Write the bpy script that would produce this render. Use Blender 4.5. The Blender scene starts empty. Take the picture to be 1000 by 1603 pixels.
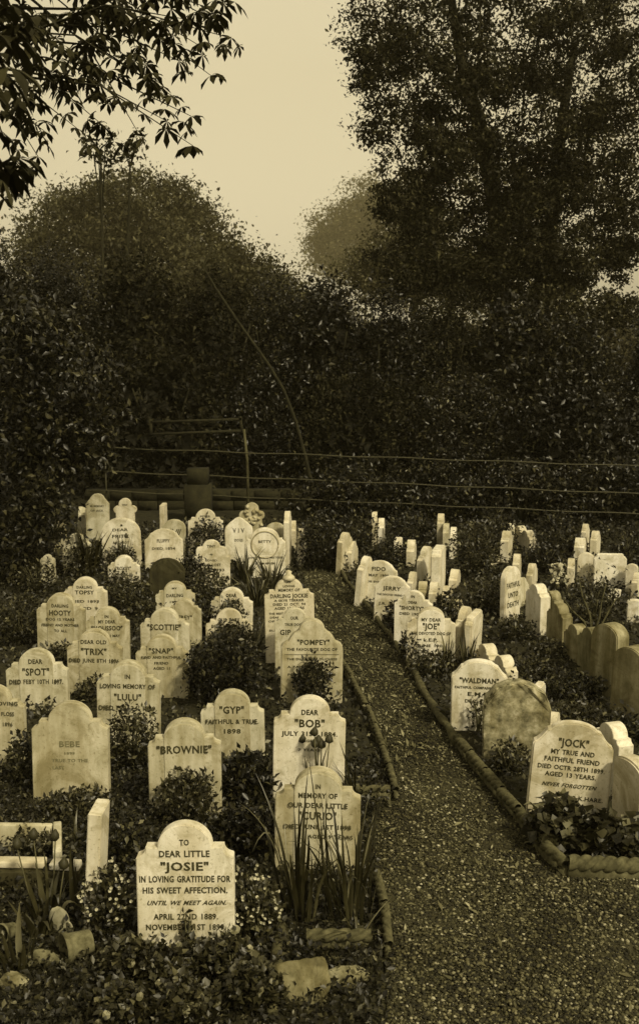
import bpy, bmesh, math, random
import numpy as np
from mathutils import Vector, Matrix
R = math.radians
random.seed(7)
RNG = np.random.default_rng(11)
scene = bpy.context.scene
COL = scene.collection

# ------------------------------------------------------------------ camera
CH, PITCH, F = 2.2, R(9.3), 1718.0
cam = bpy.data.cameras.new('camera')
cam.sensor_fit = 'VERTICAL'; cam.sensor_height = 36.0; cam.lens = F / 1603 * 36.0
cam.clip_start = 0.05; cam.clip_end = 900
cam.dof.use_dof = True; cam.dof.focus_distance = 5.2; cam.dof.aperture_fstop = 8.0
camo = bpy.data.objects.new('camera', cam); COL.objects.link(camo)
camo.location = (0, 0, CH); camo.rotation_euler = (R(90) - PITCH, 0, 0)
scene.camera = camo

# ------------------------------------------------------------------ world, sun, exposure
SUN_EL, SUN_AZ = R(44), R(38)          # sun behind the camera, to its right
world = bpy.data.worlds.new("World"); scene.world = world; world.use_nodes = True
nt = world.node_tree; nt.nodes.clear()
sky = nt.nodes.new('ShaderNodeTexSky'); sky.sky_type = 'NISHITA'; sky.sun_disc = False
sky.sun_elevation = SUN_EL; sky.sun_rotation = math.pi - SUN_AZ
sky.air_density = 1.0; sky.dust_density = 4.0; sky.ozone_density = 1.0
bw = nt.nodes.new('ShaderNodeRGBToBW'); nt.links.new(sky.outputs[0], bw.inputs[0])
mx = nt.nodes.new('ShaderNodeMath'); mx.operation = 'MULTIPLY_ADD'      # overcast: half clear-sky pattern, half even veil
mx.inputs[1].default_value = 0.55; mx.inputs[2].default_value = 4.0
nt.links.new(bw.outputs[0], mx.inputs[0])
tint = nt.nodes.new('ShaderNodeMix'); tint.data_type = 'RGBA'; tint.blend_type = 'MULTIPLY'
tint.inputs[0].default_value = 1.0
tint.inputs[7].default_value = (1.0, 0.88, 0.59, 1)
tcs = nt.nodes.new('ShaderNodeTexCoord'); dp = nt.nodes.new('ShaderNodeVectorMath'); dp.operation = 'DOT_PRODUCT'
gd = Vector((-0.03, 0.975, 0.19)).normalized(); dp.inputs[1].default_value = gd; nt.links.new(tcs.outputs['Generated'], dp.inputs[0])
gr = nt.nodes.new('ShaderNodeMapRange'); gr.inputs['From Min'].default_value = 0.91; gr.inputs['From Max'].default_value = 1.0
gr.inputs['To Min'].default_value = 0.82; gr.inputs['To Max'].default_value = 1.27; gr.interpolation_type = 'SMOOTHSTEP'
nt.links.new(dp.outputs['Value'], gr.inputs['Value'])
gm = nt.nodes.new('ShaderNodeMath'); gm.operation = 'MULTIPLY'; nt.links.new(mx.outputs[0], gm.inputs[0]); nt.links.new(gr.outputs[0], gm.inputs[1])
nt.links.new(gm.outputs[0], tint.inputs[6])
bg = nt.nodes.new('ShaderNodeBackground'); bg.inputs[1].default_value = 0.106
nt.links.new(tint.outputs[2], bg.inputs[0])
wo = nt.nodes.new('ShaderNodeOutputWorld'); nt.links.new(bg.outputs[0], wo.inputs[0])

sl = bpy.data.lights.new('sun', 'SUN'); sl.energy = 3.1; sl.angle = R(6); sl.color = (1.0, 0.88, 0.59)
so = bpy.data.objects.new('sun', sl); COL.objects.link(so)
sd = Vector((math.sin(SUN_AZ) * math.cos(SUN_EL), -math.cos(SUN_AZ) * math.cos(SUN_EL), math.sin(SUN_EL)))
so.rotation_euler = sd.to_track_quat('Z', 'Y').to_euler()
so.location = (3, -3, 8)

vs = scene.view_settings
vs.view_transform = 'Standard'; vs.look = 'None'; vs.gamma = 1.0; vs.use_curve_mapping = False
vs.exposure = 0.25
cy = scene.cycles
cy.filter_width = 1.5
cy.max_bounces = 6; cy.diffuse_bounces = 3; cy.glossy_bounces = 2; cy.transmission_bounces = 3
cy.transparent_max_bounces = 8; cy.volume_bounces = 0

# ------------------------------------------------------------------ helpers
def ray(px, py):
    xc = (px - 500) / F; yc = -(py - 801.5) / F
    return Vector((xc, math.cos(PITCH) + math.sin(PITCH) * yc, -math.sin(PITCH) + math.cos(PITCH) * yc))
def G(px, py, z=0.0):
    d = ray(px, py); t = (z - CH) / d.z
    return Vector((0, 0, CH)) + d * t
def P(px, py, Y):
    d = ray(px, py); t = Y / d.y
    return Vector((0, 0, CH)) + d * t
def scale_at(p):                       # photo pixels per metre at a point
    v = p - Vector((0, 0, CH))
    return F / (v.y * math.cos(PITCH) - v.z * math.sin(PITCH))

def props(o, label=None, cat=None, group=None, kind=None):
    if label: o['label'] = label
    if cat: o['category'] = cat
    if group: o['group'] = group
    if kind: o['kind'] = kind
    return o
def empty(name, loc, label, cat, group=None, rot=(0, 0, 0)):
    o = bpy.data.objects.new(name, None); COL.objects.link(o)
    o.empty_display_size = 0.05; o.location = loc; o.rotation_euler = rot
    return props(o, label, cat, group)
def link(name, me, mat, parent=None):
    o = bpy.data.objects.new(name, me); COL.objects.link(o)
    if mat is not None:
        me.materials.clear(); me.materials.append(mat)
    if parent is not None: o.parent = parent
    return o
def mesh_np(name, V, Fq, smooth=False):
    """V (n,3), Fq (m,k) int array"""
    V = np.asarray(V, dtype=np.float32); Fq = np.asarray(Fq, dtype=np.int32)
    me = bpy.data.meshes.new(name)
    k = Fq.shape[1]
    me.vertices.add(len(V)); me.vertices.foreach_set('co', V.ravel())
    me.loops.add(Fq.size); me.loops.foreach_set('vertex_index', Fq.ravel())
    me.polygons.add(len(Fq)); me.polygons.foreach_set('loop_start', np.arange(0, Fq.size, k, dtype=np.int32))
    me.update(calc_edges=True)
    if smooth: me.polygons.foreach_set('use_smooth', np.ones(len(Fq), dtype=bool))
    return me

class MB:
    """collects quads for ONE mesh"""
    def __init__(s): s.V = []; s.F = []; s.n = 0
    def add(s, V, Fq):
        V = np.asarray(V, float).reshape(-1, 3); Fq = np.asarray(Fq, int)
        s.V.append(V); s.F.append(Fq + s.n); s.n += len(V)
    def tube(s, pts, rads, sides=7, jitter=0.0, cap=True):
        pts = [Vector(p) for p in pts]; n = len(pts)
        rings = []; up = Vector((0.13, 0.21, 0.97))
        for i, p in enumerate(pts):
            d = (pts[min(i + 1, n - 1)] - pts[max(i - 1, 0)])
            if d.length < 1e-9: d = Vector((0, 0, 1))
            d.normalize()
            a = d.cross(up)
            if a.length < 0.1: a = d.cross(Vector((1, 0, 0)))
            a.normalize(); b = d.cross(a); up = a.cross(d)
            for k in range(sides):
                t = 2 * math.pi * k / sides; r = rads[i] * (1 + jitter * random.uniform(-1, 1))
                rings.append(p + (a * math.cos(t) + b * math.sin(t)) * r)
        Fq = []
        for i in range(n - 1):
            for k in range(sides):
                k2 = (k + 1) % sides
                Fq.append((i * sides + k, i * sides + k2, (i + 1) * sides + k2, (i + 1) * sides + k))
        if cap:
            c0 = len(rings); rings.append(pts[0]); rings.append(pts[-1])
            for k in range(0, sides, 2):
                k2 = (k + 1) % sides; k3 = (k + 2) % sides
                if k3 == k or (sides % 2 and k == sides - 1): k3 = k2
                if k3 != k2:
                    Fq.append((c0, k3, k2, k)); m = (n - 1) * sides
                    Fq.append((c0 + 1, m + k, m + k2, m + k3))
        s.add([tuple(v) for v in rings], Fq)
    def box(s, c, size, rot=None):
        x, y, z = [v / 2 for v in size]
        V = [Vector((sx * x, sy * y, sz * z)) for sz in (-1, 1) for sy in (-1, 1) for sx in (-1, 1)]
        if rot is not None: V = [rot @ v for v in V]
        c = Vector(c); V = [tuple(v + c) for v in V]
        s.add(V, [(0, 2, 3, 1), (4, 5, 7, 6), (0, 1, 5, 4), (2, 6, 7, 3), (0, 4, 6, 2), (1, 3, 7, 5)])
    def build(s, name, mat, parent=None, smooth=False, origin=None):
        V = np.concatenate(s.V); Fq = np.concatenate(s.F)
        if origin is not None: V = V - np.array(origin)
        o = link(name, mesh_np(name, V, Fq, smooth), mat, parent)
        if origin is not None: o.location = origin
        return o

def leaf_quads(C, size, up_bias=0.3, rng=RNG, aspect=0.5, droop=None, var=0.45):
    """folded two-quad leaves at points C (n,3); each is its own island"""
    n = len(C)
    d = rng.normal(size=(n, 3)); d[:, 2] += (droop if droop is not None else 0.0)
    d /= np.linalg.norm(d, axis=1)[:, None]
    nrm = rng.normal(size=(n, 3)); nrm[:, 2] += up_bias * 3
    s = np.cross(d, nrm); s /= (np.linalg.norm(s, axis=1)[:, None] + 1e-9)
    q = np.cross(s, d)
    L = (size * (1 + var * rng.uniform(-1, 1, n)))[:, None]
    W = L * aspect * 0.5
    a = C; m = C + d * L * 0.45; t = C + d * L - q * L * 0.12
    l = m + s * W + q * W * 0.35; r = m - s * W + q * W * 0.35
    V = np.stack([a, l, t, r, m], axis=1).reshape(-1, 3)
    i = np.arange(n)[:, None] * 5
    Fq = np.concatenate([i + np.array([[0, 4, 2, 1]]), i + np.array([[0, 3, 2, 4]])])
    return V, Fq

# ------------------------------------------------------------------ materials
def nodes(m):
    m.use_nodes = True; t = m.node_tree; b = t.nodes['Principled BSDF']; return t, b
def ramp(t, src, stops):
    r = t.nodes.new('ShaderNodeValToRGB'); t.links.new(src, r.inputs[0])
    e = r.color_ramp.elements
    while len(e) < len(stops): e.new(0.5)
    for i, (p, c) in enumerate(stops): e[i].position = p; e[i].color = (*c, 1)
    return r
def sep(v, k=1.0):                     # a sepia-toned grey; the darker, the browner
    w = min(1, max(0, v)) ** 0.35
    return (v, v * (0.89 + 0.08 * w), v * (0.28 + 0.66 * w ** 1.7))
def noise(t, scale, detail=6, rough=0.6, coord='Object', stretch=None, dist=0.0):
    tc = t.nodes.new('ShaderNodeTexCoord'); n = t.nodes.new('ShaderNodeTexNoise')
    n.inputs['Scale'].default_value = scale; n.inputs['Detail'].default_value = detail
    n.inputs['Roughness'].default_value = rough; n.inputs['Distortion'].default_value = dist
    src = tc.outputs[coord]
    if stretch or coord == 'Object':
        mp = t.nodes.new('ShaderNodeMapping'); t.links.new(src, mp.inputs[0])
        if stretch: mp.inputs['Scale'].default_value = stretch
        oi = t.nodes.new('ShaderNodeObjectInfo'); ml = t.nodes.new('ShaderNodeMath'); ml.operation = 'MULTIPLY'
        ml.inputs[1].default_value = 37.0; t.links.new(oi.outputs['Random'], ml.inputs[0])
        t.links.new(ml.outputs[0], mp.inputs['Location']); src = mp.outputs[0]
    t.links.new(src, n.inputs['Vector']); return n
def mul(t, a, b, fac=1.0):
    m = t.nodes.new('ShaderNodeMix'); m.data_type = 'RGBA'; m.blend_type = 'MULTIPLY'; m.inputs[0].default_value = fac
    t.links.new(a, m.inputs[6]); t.links.new(b, m.inputs[7]); return m.outputs[2]
def bump(t, b, src, strength, dist=0.01):
    n = t.nodes.new('ShaderNodeBump'); n.inputs['Strength'].default_value = strength
    n.inputs['Distance'].default_value = dist; t.links.new(src, n.inputs['Height']); t.links.new(n.outputs[0], b.inputs['Normal'])

def stone_mat(name, lo, hi, stain=0.55, scale=9):
    m = bpy.data.materials.new(name); t, b = nodes(m)
    n1 = noise(t, scale, 8, 0.65); r1 = ramp(t, n1.outputs[0], [(0.3, sep(lo)), (0.55, sep((lo + hi) / 2 * 1.05)), (0.72, sep(hi))])
    n2 = noise(t, 14, 5, 0.6, stretch=(1.0, 1.0, 0.14)); r2 = ramp(t, n2.outputs[0], [(0.36, sep(stain)), (0.6, (1, 1, 1))])
    n3 = noise(t, 70, 3, 0.7); r3 = ramp(t, n3.outputs[0], [(0.30, sep(0.45)), (0.42, (1, 1, 1))])
    c = mul(t, r1.outputs[0], r2.outputs[0]); c = mul(t, c, r3.outputs[0], 0.7)
    n5 = noise(t, 4.5, 6, 0.7, dist=1.2); r5 = ramp(t, n5.outputs[0], [(0.38, sep(0.62)), (0.5, (1, 1, 1))]); c = mul(t, c, r5.outputs[0], 0.8)
    oi = t.nodes.new('ShaderNodeObjectInfo')
    r4 = ramp(t, oi.outputs['Random'], [(0.0, sep(0.78)), (1.0, (1, 1, 1))])
    c = mul(t, c, r4.outputs[0])
    t.links.new(c, b.inputs['Base Color']); b.inputs['Roughness'].default_value = 0.75
    b.inputs['Specular IOR Level'].default_value = 0.25
    n4 = noise(t, 120, 6, 0.7); bump(t, b, n4.outputs[0], 0.35, 0.003)
    return m
def leaf_mat(name, stops, rough=0.5, trans=0.25, spec=0.35, nscale=2.0, dark=0.45):
    m = bpy.data.materials.new(name); t, b = nodes(m)
    g = t.nodes.new('ShaderNodeNewGeometry')
    r = ramp(t, g.outputs['Random Per Island'], [(p, sep(v)) for p, v in stops])
    n = noise(t, nscale, 3, 0.6); r2 = ramp(t, n.outputs[0], [(0.35, sep(dark)), (0.65, (1, 1, 1))])
    c = mul(t, r.outputs[0], r2.outputs[0])
    t.links.new(c, b.inputs['Base Color']); b.inputs['Roughness'].default_value = rough
    b.inputs['Specular IOR Level'].default_value = spec
    tr = t.nodes.new('ShaderNodeBsdfTranslucent'); t.links.new(c, tr.inputs[0])
    mix = t.nodes.new('ShaderNodeMixShader'); mix.inputs[0].default_value = trans
    t.links.new(b.outputs[0], mix.inputs[1]); t.links.new(tr.outputs[0], mix.inputs[2])
    t.links.new(mix.outputs[0], t.nodes['Material Output'].inputs[0])
    return m
def plain(name, lo, hi, scale=20, rough=0.8, bmp=0.3, stretch=None, spec=0.25, metal=0.0):
    m = bpy.data.materials.new(name); t, b = nodes(m)
    n = noise(t, scale, 7, 0.65, stretch=stretch)
    r = ramp(t, n.outputs[0], [(0.32, sep(lo)), (0.68, sep(hi))])
    t.links.new(r.outputs[0], b.inputs['Base Color']); b.inputs['Roughness'].default_value = rough
    b.inputs['Specular IOR Level'].default_value = spec; b.inputs['Metallic'].default_value = metal
    if bmp: bump(t, b, n.outputs[0], bmp, 0.01)
    return m
def island(name, stops, rough=0.8, spec=0.3, patch=0.0):
    m = bpy.data.materials.new(name); t, b = nodes(m)
    g = t.nodes.new('ShaderNodeNewGeometry')
    r = ramp(t, g.outputs['Random Per Island'], [(p, sep(v)) for p, v in stops])
    c = r.outputs[0]
    if patch:
        n = noise(t, patch, 4, 0.6); r2 = ramp(t, n.outputs[0], [(0.38, sep(0.35)), (0.62, (1, 1, 1))]); c = mul(t, c, r2.outputs[0])
    t.links.new(c, b.inputs['Base Color']); b.inputs['Roughness'].default_value = rough
    b.inputs['Specular IOR Level'].default_value = spec
    return m
M = {}
M['marble'] = stone_mat('white_marble', 0.60, 0.86, 0.80)
M['aged'] = stone_mat('aged_marble', 0.42, 0.68, 0.70)
M['shady'] = stone_mat('shade_dimmed_stone', 0.20, 0.50, 0.5)  # aged marble darkened in colour for faces turned from the sun
M['grey'] = stone_mat('shade_grey_stone', 0.14, 0.30, 0.4)  # grey tone carries the shade on an unlit slab face
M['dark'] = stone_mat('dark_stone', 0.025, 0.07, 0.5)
M['mossy'] = stone_mat('mossy_rock', 0.05, 0.62, 0.7, 22)
M['letters'] = plain('lead_lettering', 0.025, 0.06, 60, 0.6, 0)
M['faint'] = plain('worn_lettering', 0.10, 0.2, 60, 0.8, 0)
M['soil'] = plain('soil', 0.008, 0.03, 14, 0.95, 0.8)
M['path'] = plain('path_gravel_bed', 0.015, 0.05, 60, 0.95, 0.9)
M['gravel'] = island('gravel_stones', [(0, 0.012), (0.38, 0.030), (0.74, 0.085), (0.93, 0.21), (1, 0.46)], patch=2.6)
M['litter'] = island('litter', [(0, 0.03), (0.6, 0.09), (0.9, 0.17), (1, 0.30)])
M['bark'] = plain('bark', 0.008, 0.028, 22, 0.95, 0.9, stretch=(1, 1, 0.25))
M['wood'] = plain('old_wood', 0.03, 0.10, 30, 0.9, 0.6, stretch=(1, 1, 0.3))
M['iron'] = plain('old_iron', 0.02, 0.06, 40, 0.55, 0.2, spec=0.5)
M['brick'] = plain('stone_block', 0.010, 0.028, 18, 0.95, 0.6)
M['clay'] = plain('clay', 0.05, 0.19, 25, 0.85, 0.3)
M['rock'] = stone_mat('pale_rock', 0.10, 0.42, 0.6, 14)
M['edging'] = plain('clay_edging', 0.03, 0.12, 25, 0.85, 0.5)
M['shrub'] = leaf_mat('shrub_leaves', [(0, 0.004), (0.6, 0.010), (0.9, 0.045), (1, 0.13)], 0.42, 0.12, 0.4, 1.6)
M['matte'] = leaf_mat('matte_leaves', [(0, 0.008), (0.7, 0.022), (1, 0.06)], 0.65, 0.2, 0.15, 1.3, 0.3)
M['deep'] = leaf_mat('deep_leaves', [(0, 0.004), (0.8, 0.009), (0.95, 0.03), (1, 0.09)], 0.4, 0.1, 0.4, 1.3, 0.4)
M['hazetree'] = leaf_mat('haze_toned_leaves', [(0, 0.05), (0.7, 0.10), (1, 0.2)], 0.6, 0.3, 0.2, 0.8, 0.7)  # mist is mixed into this pale leaf colour
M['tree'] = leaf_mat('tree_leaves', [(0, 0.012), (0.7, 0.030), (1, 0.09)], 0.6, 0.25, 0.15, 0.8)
M['far'] = leaf_mat('haze_lifted_leaves', [(0, 0.03), (0.7, 0.075), (1, 0.18)], 0.6, 0.25, 0.2, 0.35, 0.4)  # leaf colour lightened to stand in for distance haze
M['near'] = leaf_mat('chestnut_leaves', [(0, 0.02), (1, 0.05)], 0.6, 0.15, 0.12, 3)
M['blockleaf'] = plain('light_block_leaves', 0.004, 0.010, 9, 0.9, 0)  # near-black, for the added leaves that stop light inside shrubs
M['plant'] = leaf_mat('garden_leaves', [(0, 0.014), (0.6, 0.035), (0.9, 0.08), (1, 0.2)], 0.45, 0.2, 0.5, 6)
M['blade'] = leaf_mat('blade_leaves', [(0, 0.02), (0.6, 0.05), (0.9, 0.13), (1, 0.26)], 0.4, 0.2, 0.5, 6)
M['cover'] = leaf_mat('ground_leaves', [(0, 0.008), (0.6, 0.018), (0.93, 0.07), (1, 0.25)], 0.5, 0.15, 0.5, 4)
M['petal'] = island('pale_petals', [(0, 0.16), (1, 0.5)], 0.6)
M['pansy'] = island('pansy_petals', [(0, 0.03), (.5, 0.09), (1, 0.32)], 0.6)
M['darkpetal'] = island('dark_petals', [(0, 0.015), (1, 0.04)], 0.6)
M['stem'] = plain('stems', 0.04, 0.10, 30, 0.7, 0)
M['paleleaf'] = plain('pale_leaf', 0.16, 0.42, 18, 0.6, 0.2)

# ------------------------------------------------------------------ the path outline in photo pixels -> ground
RB = [(525, 888), (560, 935), (600, 985), (640, 1047), (682, 1120), (715, 1170), (760, 1226), (812, 1288), (850, 1342), (886, 1374)]
LB = [(470, 888), (480, 925), (496, 975), (530, 1040), (552, 1075), (574, 1120), (600, 1185), (620, 1252), (585, 1290), (588, 1390), (600, 1440), (606, 1500), (603, 1620), (600, 1900)]
RBw = [G(*p) for p in RB] + [G(1000, 1374), G(1200, 1376), G(1500, 1380)]
LBw = [G(*p) for p in LB]
PATH = LBw[::-1] + RBw + [G(1500, 1900)]
PX = np.array([p.x for p in PATH]); PY = np.array([p.y for p in PATH])
def in_path(x, y):
    x = np.asarray(x); y = np.asarray(y); c = np.zeros(x.shape, bool); n = len(PX); j = n - 1
    for i in range(n):
        cond = ((PY[i] > y) != (PY[j] > y)) & (x < (PX[j] - PX[i]) * (y - PY[i]) / (PY[j] - PY[i] + 1e-12) + PX[i])
        c ^= cond; j = i
    return c
def bumps(x, y):
    return (0.010 * np.sin(x * 7.1 + 1.3 * np.sin(y * 3.3)) * np.sin(y * 5.7 + np.sin(x * 4.1)) + 0.005 * np.sin(x * 23 + y * 17) * np.sin(y * 29 - x * 11))

def build_ground():
    xs = np.concatenate([[-400, -200, -100, -50, -25, -15, -10], np.arange(-7, 7.01, 0.06), [10, 15, 25, 50, 100, 200, 400]])
    ys = np.concatenate([[-60, -20, -5, 0, 1], np.arange(2, 14.01, 0.06), [16, 20, 30, 50, 100, 200, 400, 800]])
    X, Y = np.meshgrid(xs, ys); 
    Z = 0.015 + bumps(X, Y)
    Z = np.where(in_path(X, Y), -0.05, Z); Z = np.where((Y < 1.5) | (Y > 30), 0.0, Z)
    V = np.stack([X, Y, Z], -1).reshape(-1, 3); nx = len(xs); ny = len(ys)
    i, j = np.meshgrid(np.arange(nx - 1), np.arange(ny - 1)); a = (j * nx + i).ravel()
    o = link('ground', mesh_np('ground', V, np.stack([a, a + 1, a + nx + 1, a + nx], 1), True), M['soil']); props(o, kind='structure')
    # gravel path: its own fine sheet
    xs = np.arange(-2.2, 4.6, 0.03); ys = np.arange(1.2, 10.6, 0.03); X, Y = np.meshgrid(xs, ys)
    Z = 0.004 + 0.35 * bumps(X * 0.8 + 3, Y)
    m = in_path(X, Y); cell = m[:-1, :-1] | m[1:, 1:] | m[1:, :-1] | m[:-1, 1:]
    V = np.stack([X, Y, Z], -1).reshape(-1, 3); nx = len(xs)
    j, i = np.nonzero(cell); a = j * nx + i
    Fq = np.stack([a, a + 1, a + nx + 1, a + nx], 1)
    used, inv = np.unique(Fq, return_inverse=True)
    o = link('path', mesh_np('path', V[used], inv.reshape(-1, 4), True), M['path']); props(o, kind='structure')
build_ground()

OCT = np.array([(1, 0, 0), (-1, 0, 0), (0, 1, 0), (0, -1, 0), (0, 0, 1), (0, 0, -1)], float)
OF = np.array([(0, 2, 4), (2, 1, 4), (1, 3, 4), (3, 0, 4), (2, 0, 5), (1, 2, 5), (3, 1, 5), (0, 3, 5)])
def scatter_stones(n, region, smin, smax, name, mat):
    x = RNG.uniform(region[0], region[1], n * 3); y = region[2] + (region[3] - region[2]) * RNG.uniform(0, 1, n * 3) ** region[4]
    k = in_path(x, y); x, y = x[k][:n], y[k][:n]; n = len(x)
    s = smin + (smax - smin) * RNG.uniform(0, 1, n) ** 3
    V = OCT[None] * (s[:, None, None] * RNG.uniform(0.55, 1.2, (n, 6, 1))); V[:, :, 2] *= 0.55
    a = RNG.uniform(0, 6.28, n); ca, sa = np.cos(a)[:, None], np.sin(a)[:, None]
    X = V[:, :, 0] * ca - V[:, :, 1] * sa; Y = V[:, :, 0] * sa + V[:, :, 1] * ca
    V = np.stack([X + x[:, None], Y + y[:, None], V[:, :, 2] + 0.006 + s[:, None] * 0.25], -1).reshape(-1, 3)
    Fq = (OF[None] + (np.arange(n) * 6)[:, None, None]).reshape(-1, 3)
    o = link(name, mesh_np(name, V, Fq, True), mat); props(o, 'loose pale and brown gravel stones strewn over the winding path', 'gravel', kind='stuff')
scatter_stones(130000, (-0.2, 2.6, 2.9, 9.8, 1.9), 0.0025, 0.0125, 'gravel', M['gravel'])

# leaf litter and worn grass on the far half of the path
def litter():
    n = 16000; x = RNG.uniform(-1, 2.2, n); y = RNG.uniform(3.2, 10.3, n)
    k = in_path(x, y) & (RNG.uniform(0, 1, n) < np.clip((y - 2.2) / 5, 0.25, 1)); x, y = x[k], y[k]
    C = np.stack([x, y, np.full(len(x), 0.010)], -1)
    V, Fq = leaf_quads(C, 0.035, 1.2, aspect=0.35, droop=0.25)
    o = link('leaf_litter', mesh_np('leaf_litter', V, Fq), M['litter'])
    props(o, 'dry leaves and worn grass tufts on the far stretch of the path', 'leaf litter', kind='stuff')
litter()

def ground_cover():
    n = 190000; x = RNG.uniform(-4.2, 5.0, n); y = 3.0 + 9.5 * RNG.uniform(0, 1, n) ** 1.45
    keep = ~in_path(x, y)
    dens = 0.5 + 0.5 * np.sin(x * 3.1 + 2 * np.sin(y * 1.7)) * np.sin(y * 2.9 + np.sin(x * 2.3))
    keep &= RNG.uniform(0, 1, n) < (0.30 + 0.7 * dens); x, y, dens = x[keep], y[keep], dens[keep]
    z = 0.012 + bumps(x, y) + RNG.uniform(0, 1, len(x)) ** 1.6 * (0.03 + 0.08 * dens)
    V, Fq = leaf_quads(np.stack([x, y, z], -1), 0.014 + 0.0026 * np.clip(y, 3, 11), 0.5, aspect=0.6, droop=0.3)
    o = link('ground_cover', mesh_np('ground_cover', V, Fq), M['cover'])
    props(o, 'low ivy and dead leaves covering the soil between the graves', 'ground cover', kind='stuff')
ground_cover()
def near_cover():
    n = 42000; x = RNG.uniform(-1.6, 0.75, n); y = RNG.uniform(3.1, 5.4, n); k = ~in_path(x, y); x, y = x[k], y[k]
    d = 0.5 + 0.5 * np.sin(x * 9 + 2 * np.sin(y * 6)) * np.sin(y * 8); z = 0.012 + bumps(x, y) + RNG.uniform(0, 1, len(x)) ** 1.5 * (.015 + .05 * d)
    V, Fq = leaf_quads(np.stack([x, y, z], -1), 0.022, 0.5, aspect=0.5, droop=0.3)
    o = link('leaf_carpet', mesh_np('leaf_carpet', V, Fq), M['cover']); props(o, 'small leaves and litter carpeting the soil in the nearest left bed', 'ground cover', kind='stuff')
near_cover()

# ------------------------------------------------------------------ headstones
def arc(cx, cz, rx, rz, a0, a1, n):
    return [(cx + rx * math.cos(R(a0 + (a1 - a0) * i / n)), cz + rz * math.sin(R(a0 + (a1 - a0) * i / n))) for i in range(n + 1)]
def profile(style, W, H):
    """right half of the outline, bottom to top centre, x in [0, W/2]; z top = H"""
    w = W / 2
    if style == 'shoulder':            # round head, flat shoulders, scooped corners
        r = 0.56 * w; rz = 0.50 * w; z0 = H - rz; zs = z0 + 0.0 * w; sx = 0.80 * w; d = 0.21 * w
        return [(w, 0), (w, zs - d)] + [(w - 0.02 * w, zs - d + 0.03 * w)] + [(sx + (w - sx) * (1 - math.sin(R(a))) * 0.9, zs - d * math.cos(R(a)) * 0.82) for a in (10, 30, 50, 70, 88)] + [(sx, zs + 0.02 * w), (r + 0.03 * w, zs + 0.02 * w), (r, zs + 0.01 * w)] + arc(0, z0, r, rz, 4, 90, 12)
    if style == 'wide':                # broad round head on small square shoulders
        r = 0.70 * w; rz = 0.58 * w; z0 = H - rz
        return [(w, 0), (w, z0 - 0.16 * w), (0.86 * w, z0 - 0.02 * w), (0.86 * w, z0 + 0.05 * w), (r, z0 + 0.05 * w)] + arc(0, z0, r, rz, 8, 90, 12)
    if style == 'arch':
        return [(w, 0)] + arc(0, H - 0.85 * w, w, 0.85 * w, 0, 90, 14)
    if style == 'low_arch':
        return [(w, 0)] + arc(0, H - 0.45 * w, w, 0.45 * w, 6, 90, 12)
    if style == 'ogee':                # round crown sweeping down into a bulging shoulder
        r = 0.42 * w; z0 = H - 0.40 * w
        return [(w, 0), (w, H - 0.98 * w), (0.985 * w, H - 0.90 * w), (0.93 * w, H - 0.82 * w), (0.84 * w, H - 0.76 * w), (0.76 * w, H - 0.73 * w), (0.72 * w, H - 0.66 * w), (0.66 * w, H - 0.56 * w), (0.58 * w, H - 0.47 * w), (0.50 * w, H - 0.42 * w)] + arc(0, z0, r, 0.40 * w, 8, 90, 10)
    if style == 'hood':                # JOCK-like: wide crown, sloping curve to a sharp shoulder
        return [(w, 0), (w, H - 0.62 * w), (0.97 * w, H - 0.56 * w), (0.90 * w, H - 0.52 * w), (0.82 * w, H - 0.44 * w), (0.74 * w, H - 0.33 * w), (0.66 * w, H - 0.22 * w)] + arc(0, H - 0.30 * w, 0.62 * w, 0.30 * w, 22, 90, 10)
    if style == 'stepped':
        r = 0.46 * w; rz = 0.36 * w; z0 = H - rz
        return [(w, 0), (w, z0 - 0.62 * w), (0.96 * w, z0 - 0.55 * w), (0.84 * w, z0 - 0.52 * w), (0.82 * w, z0 - 0.16 * w), (0.76 * w, z0 - 0.06 * w), (0.52 * w, z0), (r, z0 + 0.02 * w)] + arc(0, z0, r, rz, 6, 90, 10)
    if style == 'spade':               # pointed ogee
        return [(w, 0), (w, H - 1.15 * w)] + [(w * (1 - 0.03 * i * i / 4), H - (1.10 - 0.14 * i) * w) for i in range(4)] + [(0.80 * w, H - 0.55 * w), (0.62 * w, H - 0.36 * w), (0.42 * w, H - 0.22 * w), (0.24 * w, H - 0.08 * w), (0.10 * w, H - 0.015 * w), (0, H)]
    if style == 'trefoil':
        return [(0.8 * w, 0), (0.8 * w, H - 1.25 * w)] + arc(0.62 * w, H - 0.98 * w, 0.38 * w, 0.34 * w, -50, 110, 8) + arc(0, H - 0.52 * w, 0.54 * w, 0.52 * w, -8, 90, 9)
    if style == 'octagon':
        return [(w, 0), (w, H - 0.95 * w), (0.98 * w, H - 0.85 * w), (0.62 * w, H - 0.42 * w), (0.50 * w, H - 0.22 * w), (0.30 * w, H - 0.05 * w), (0, H)]
    if style == 'clipped':
        return [(w, 0), (w, H - 0.30 * w), (0.93 * w, H - 0.20 * w), (0.84 * w, H - 0.16 * w), (0.80 * w, H - 0.04 * w), (0.74 * w, H), (0, H)]
    if style == 'square':
        return [(w, 0), (w, H - 0.03 * w), (0.97 * w, H), (0, H)]
    raise KeyError(style)

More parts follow.
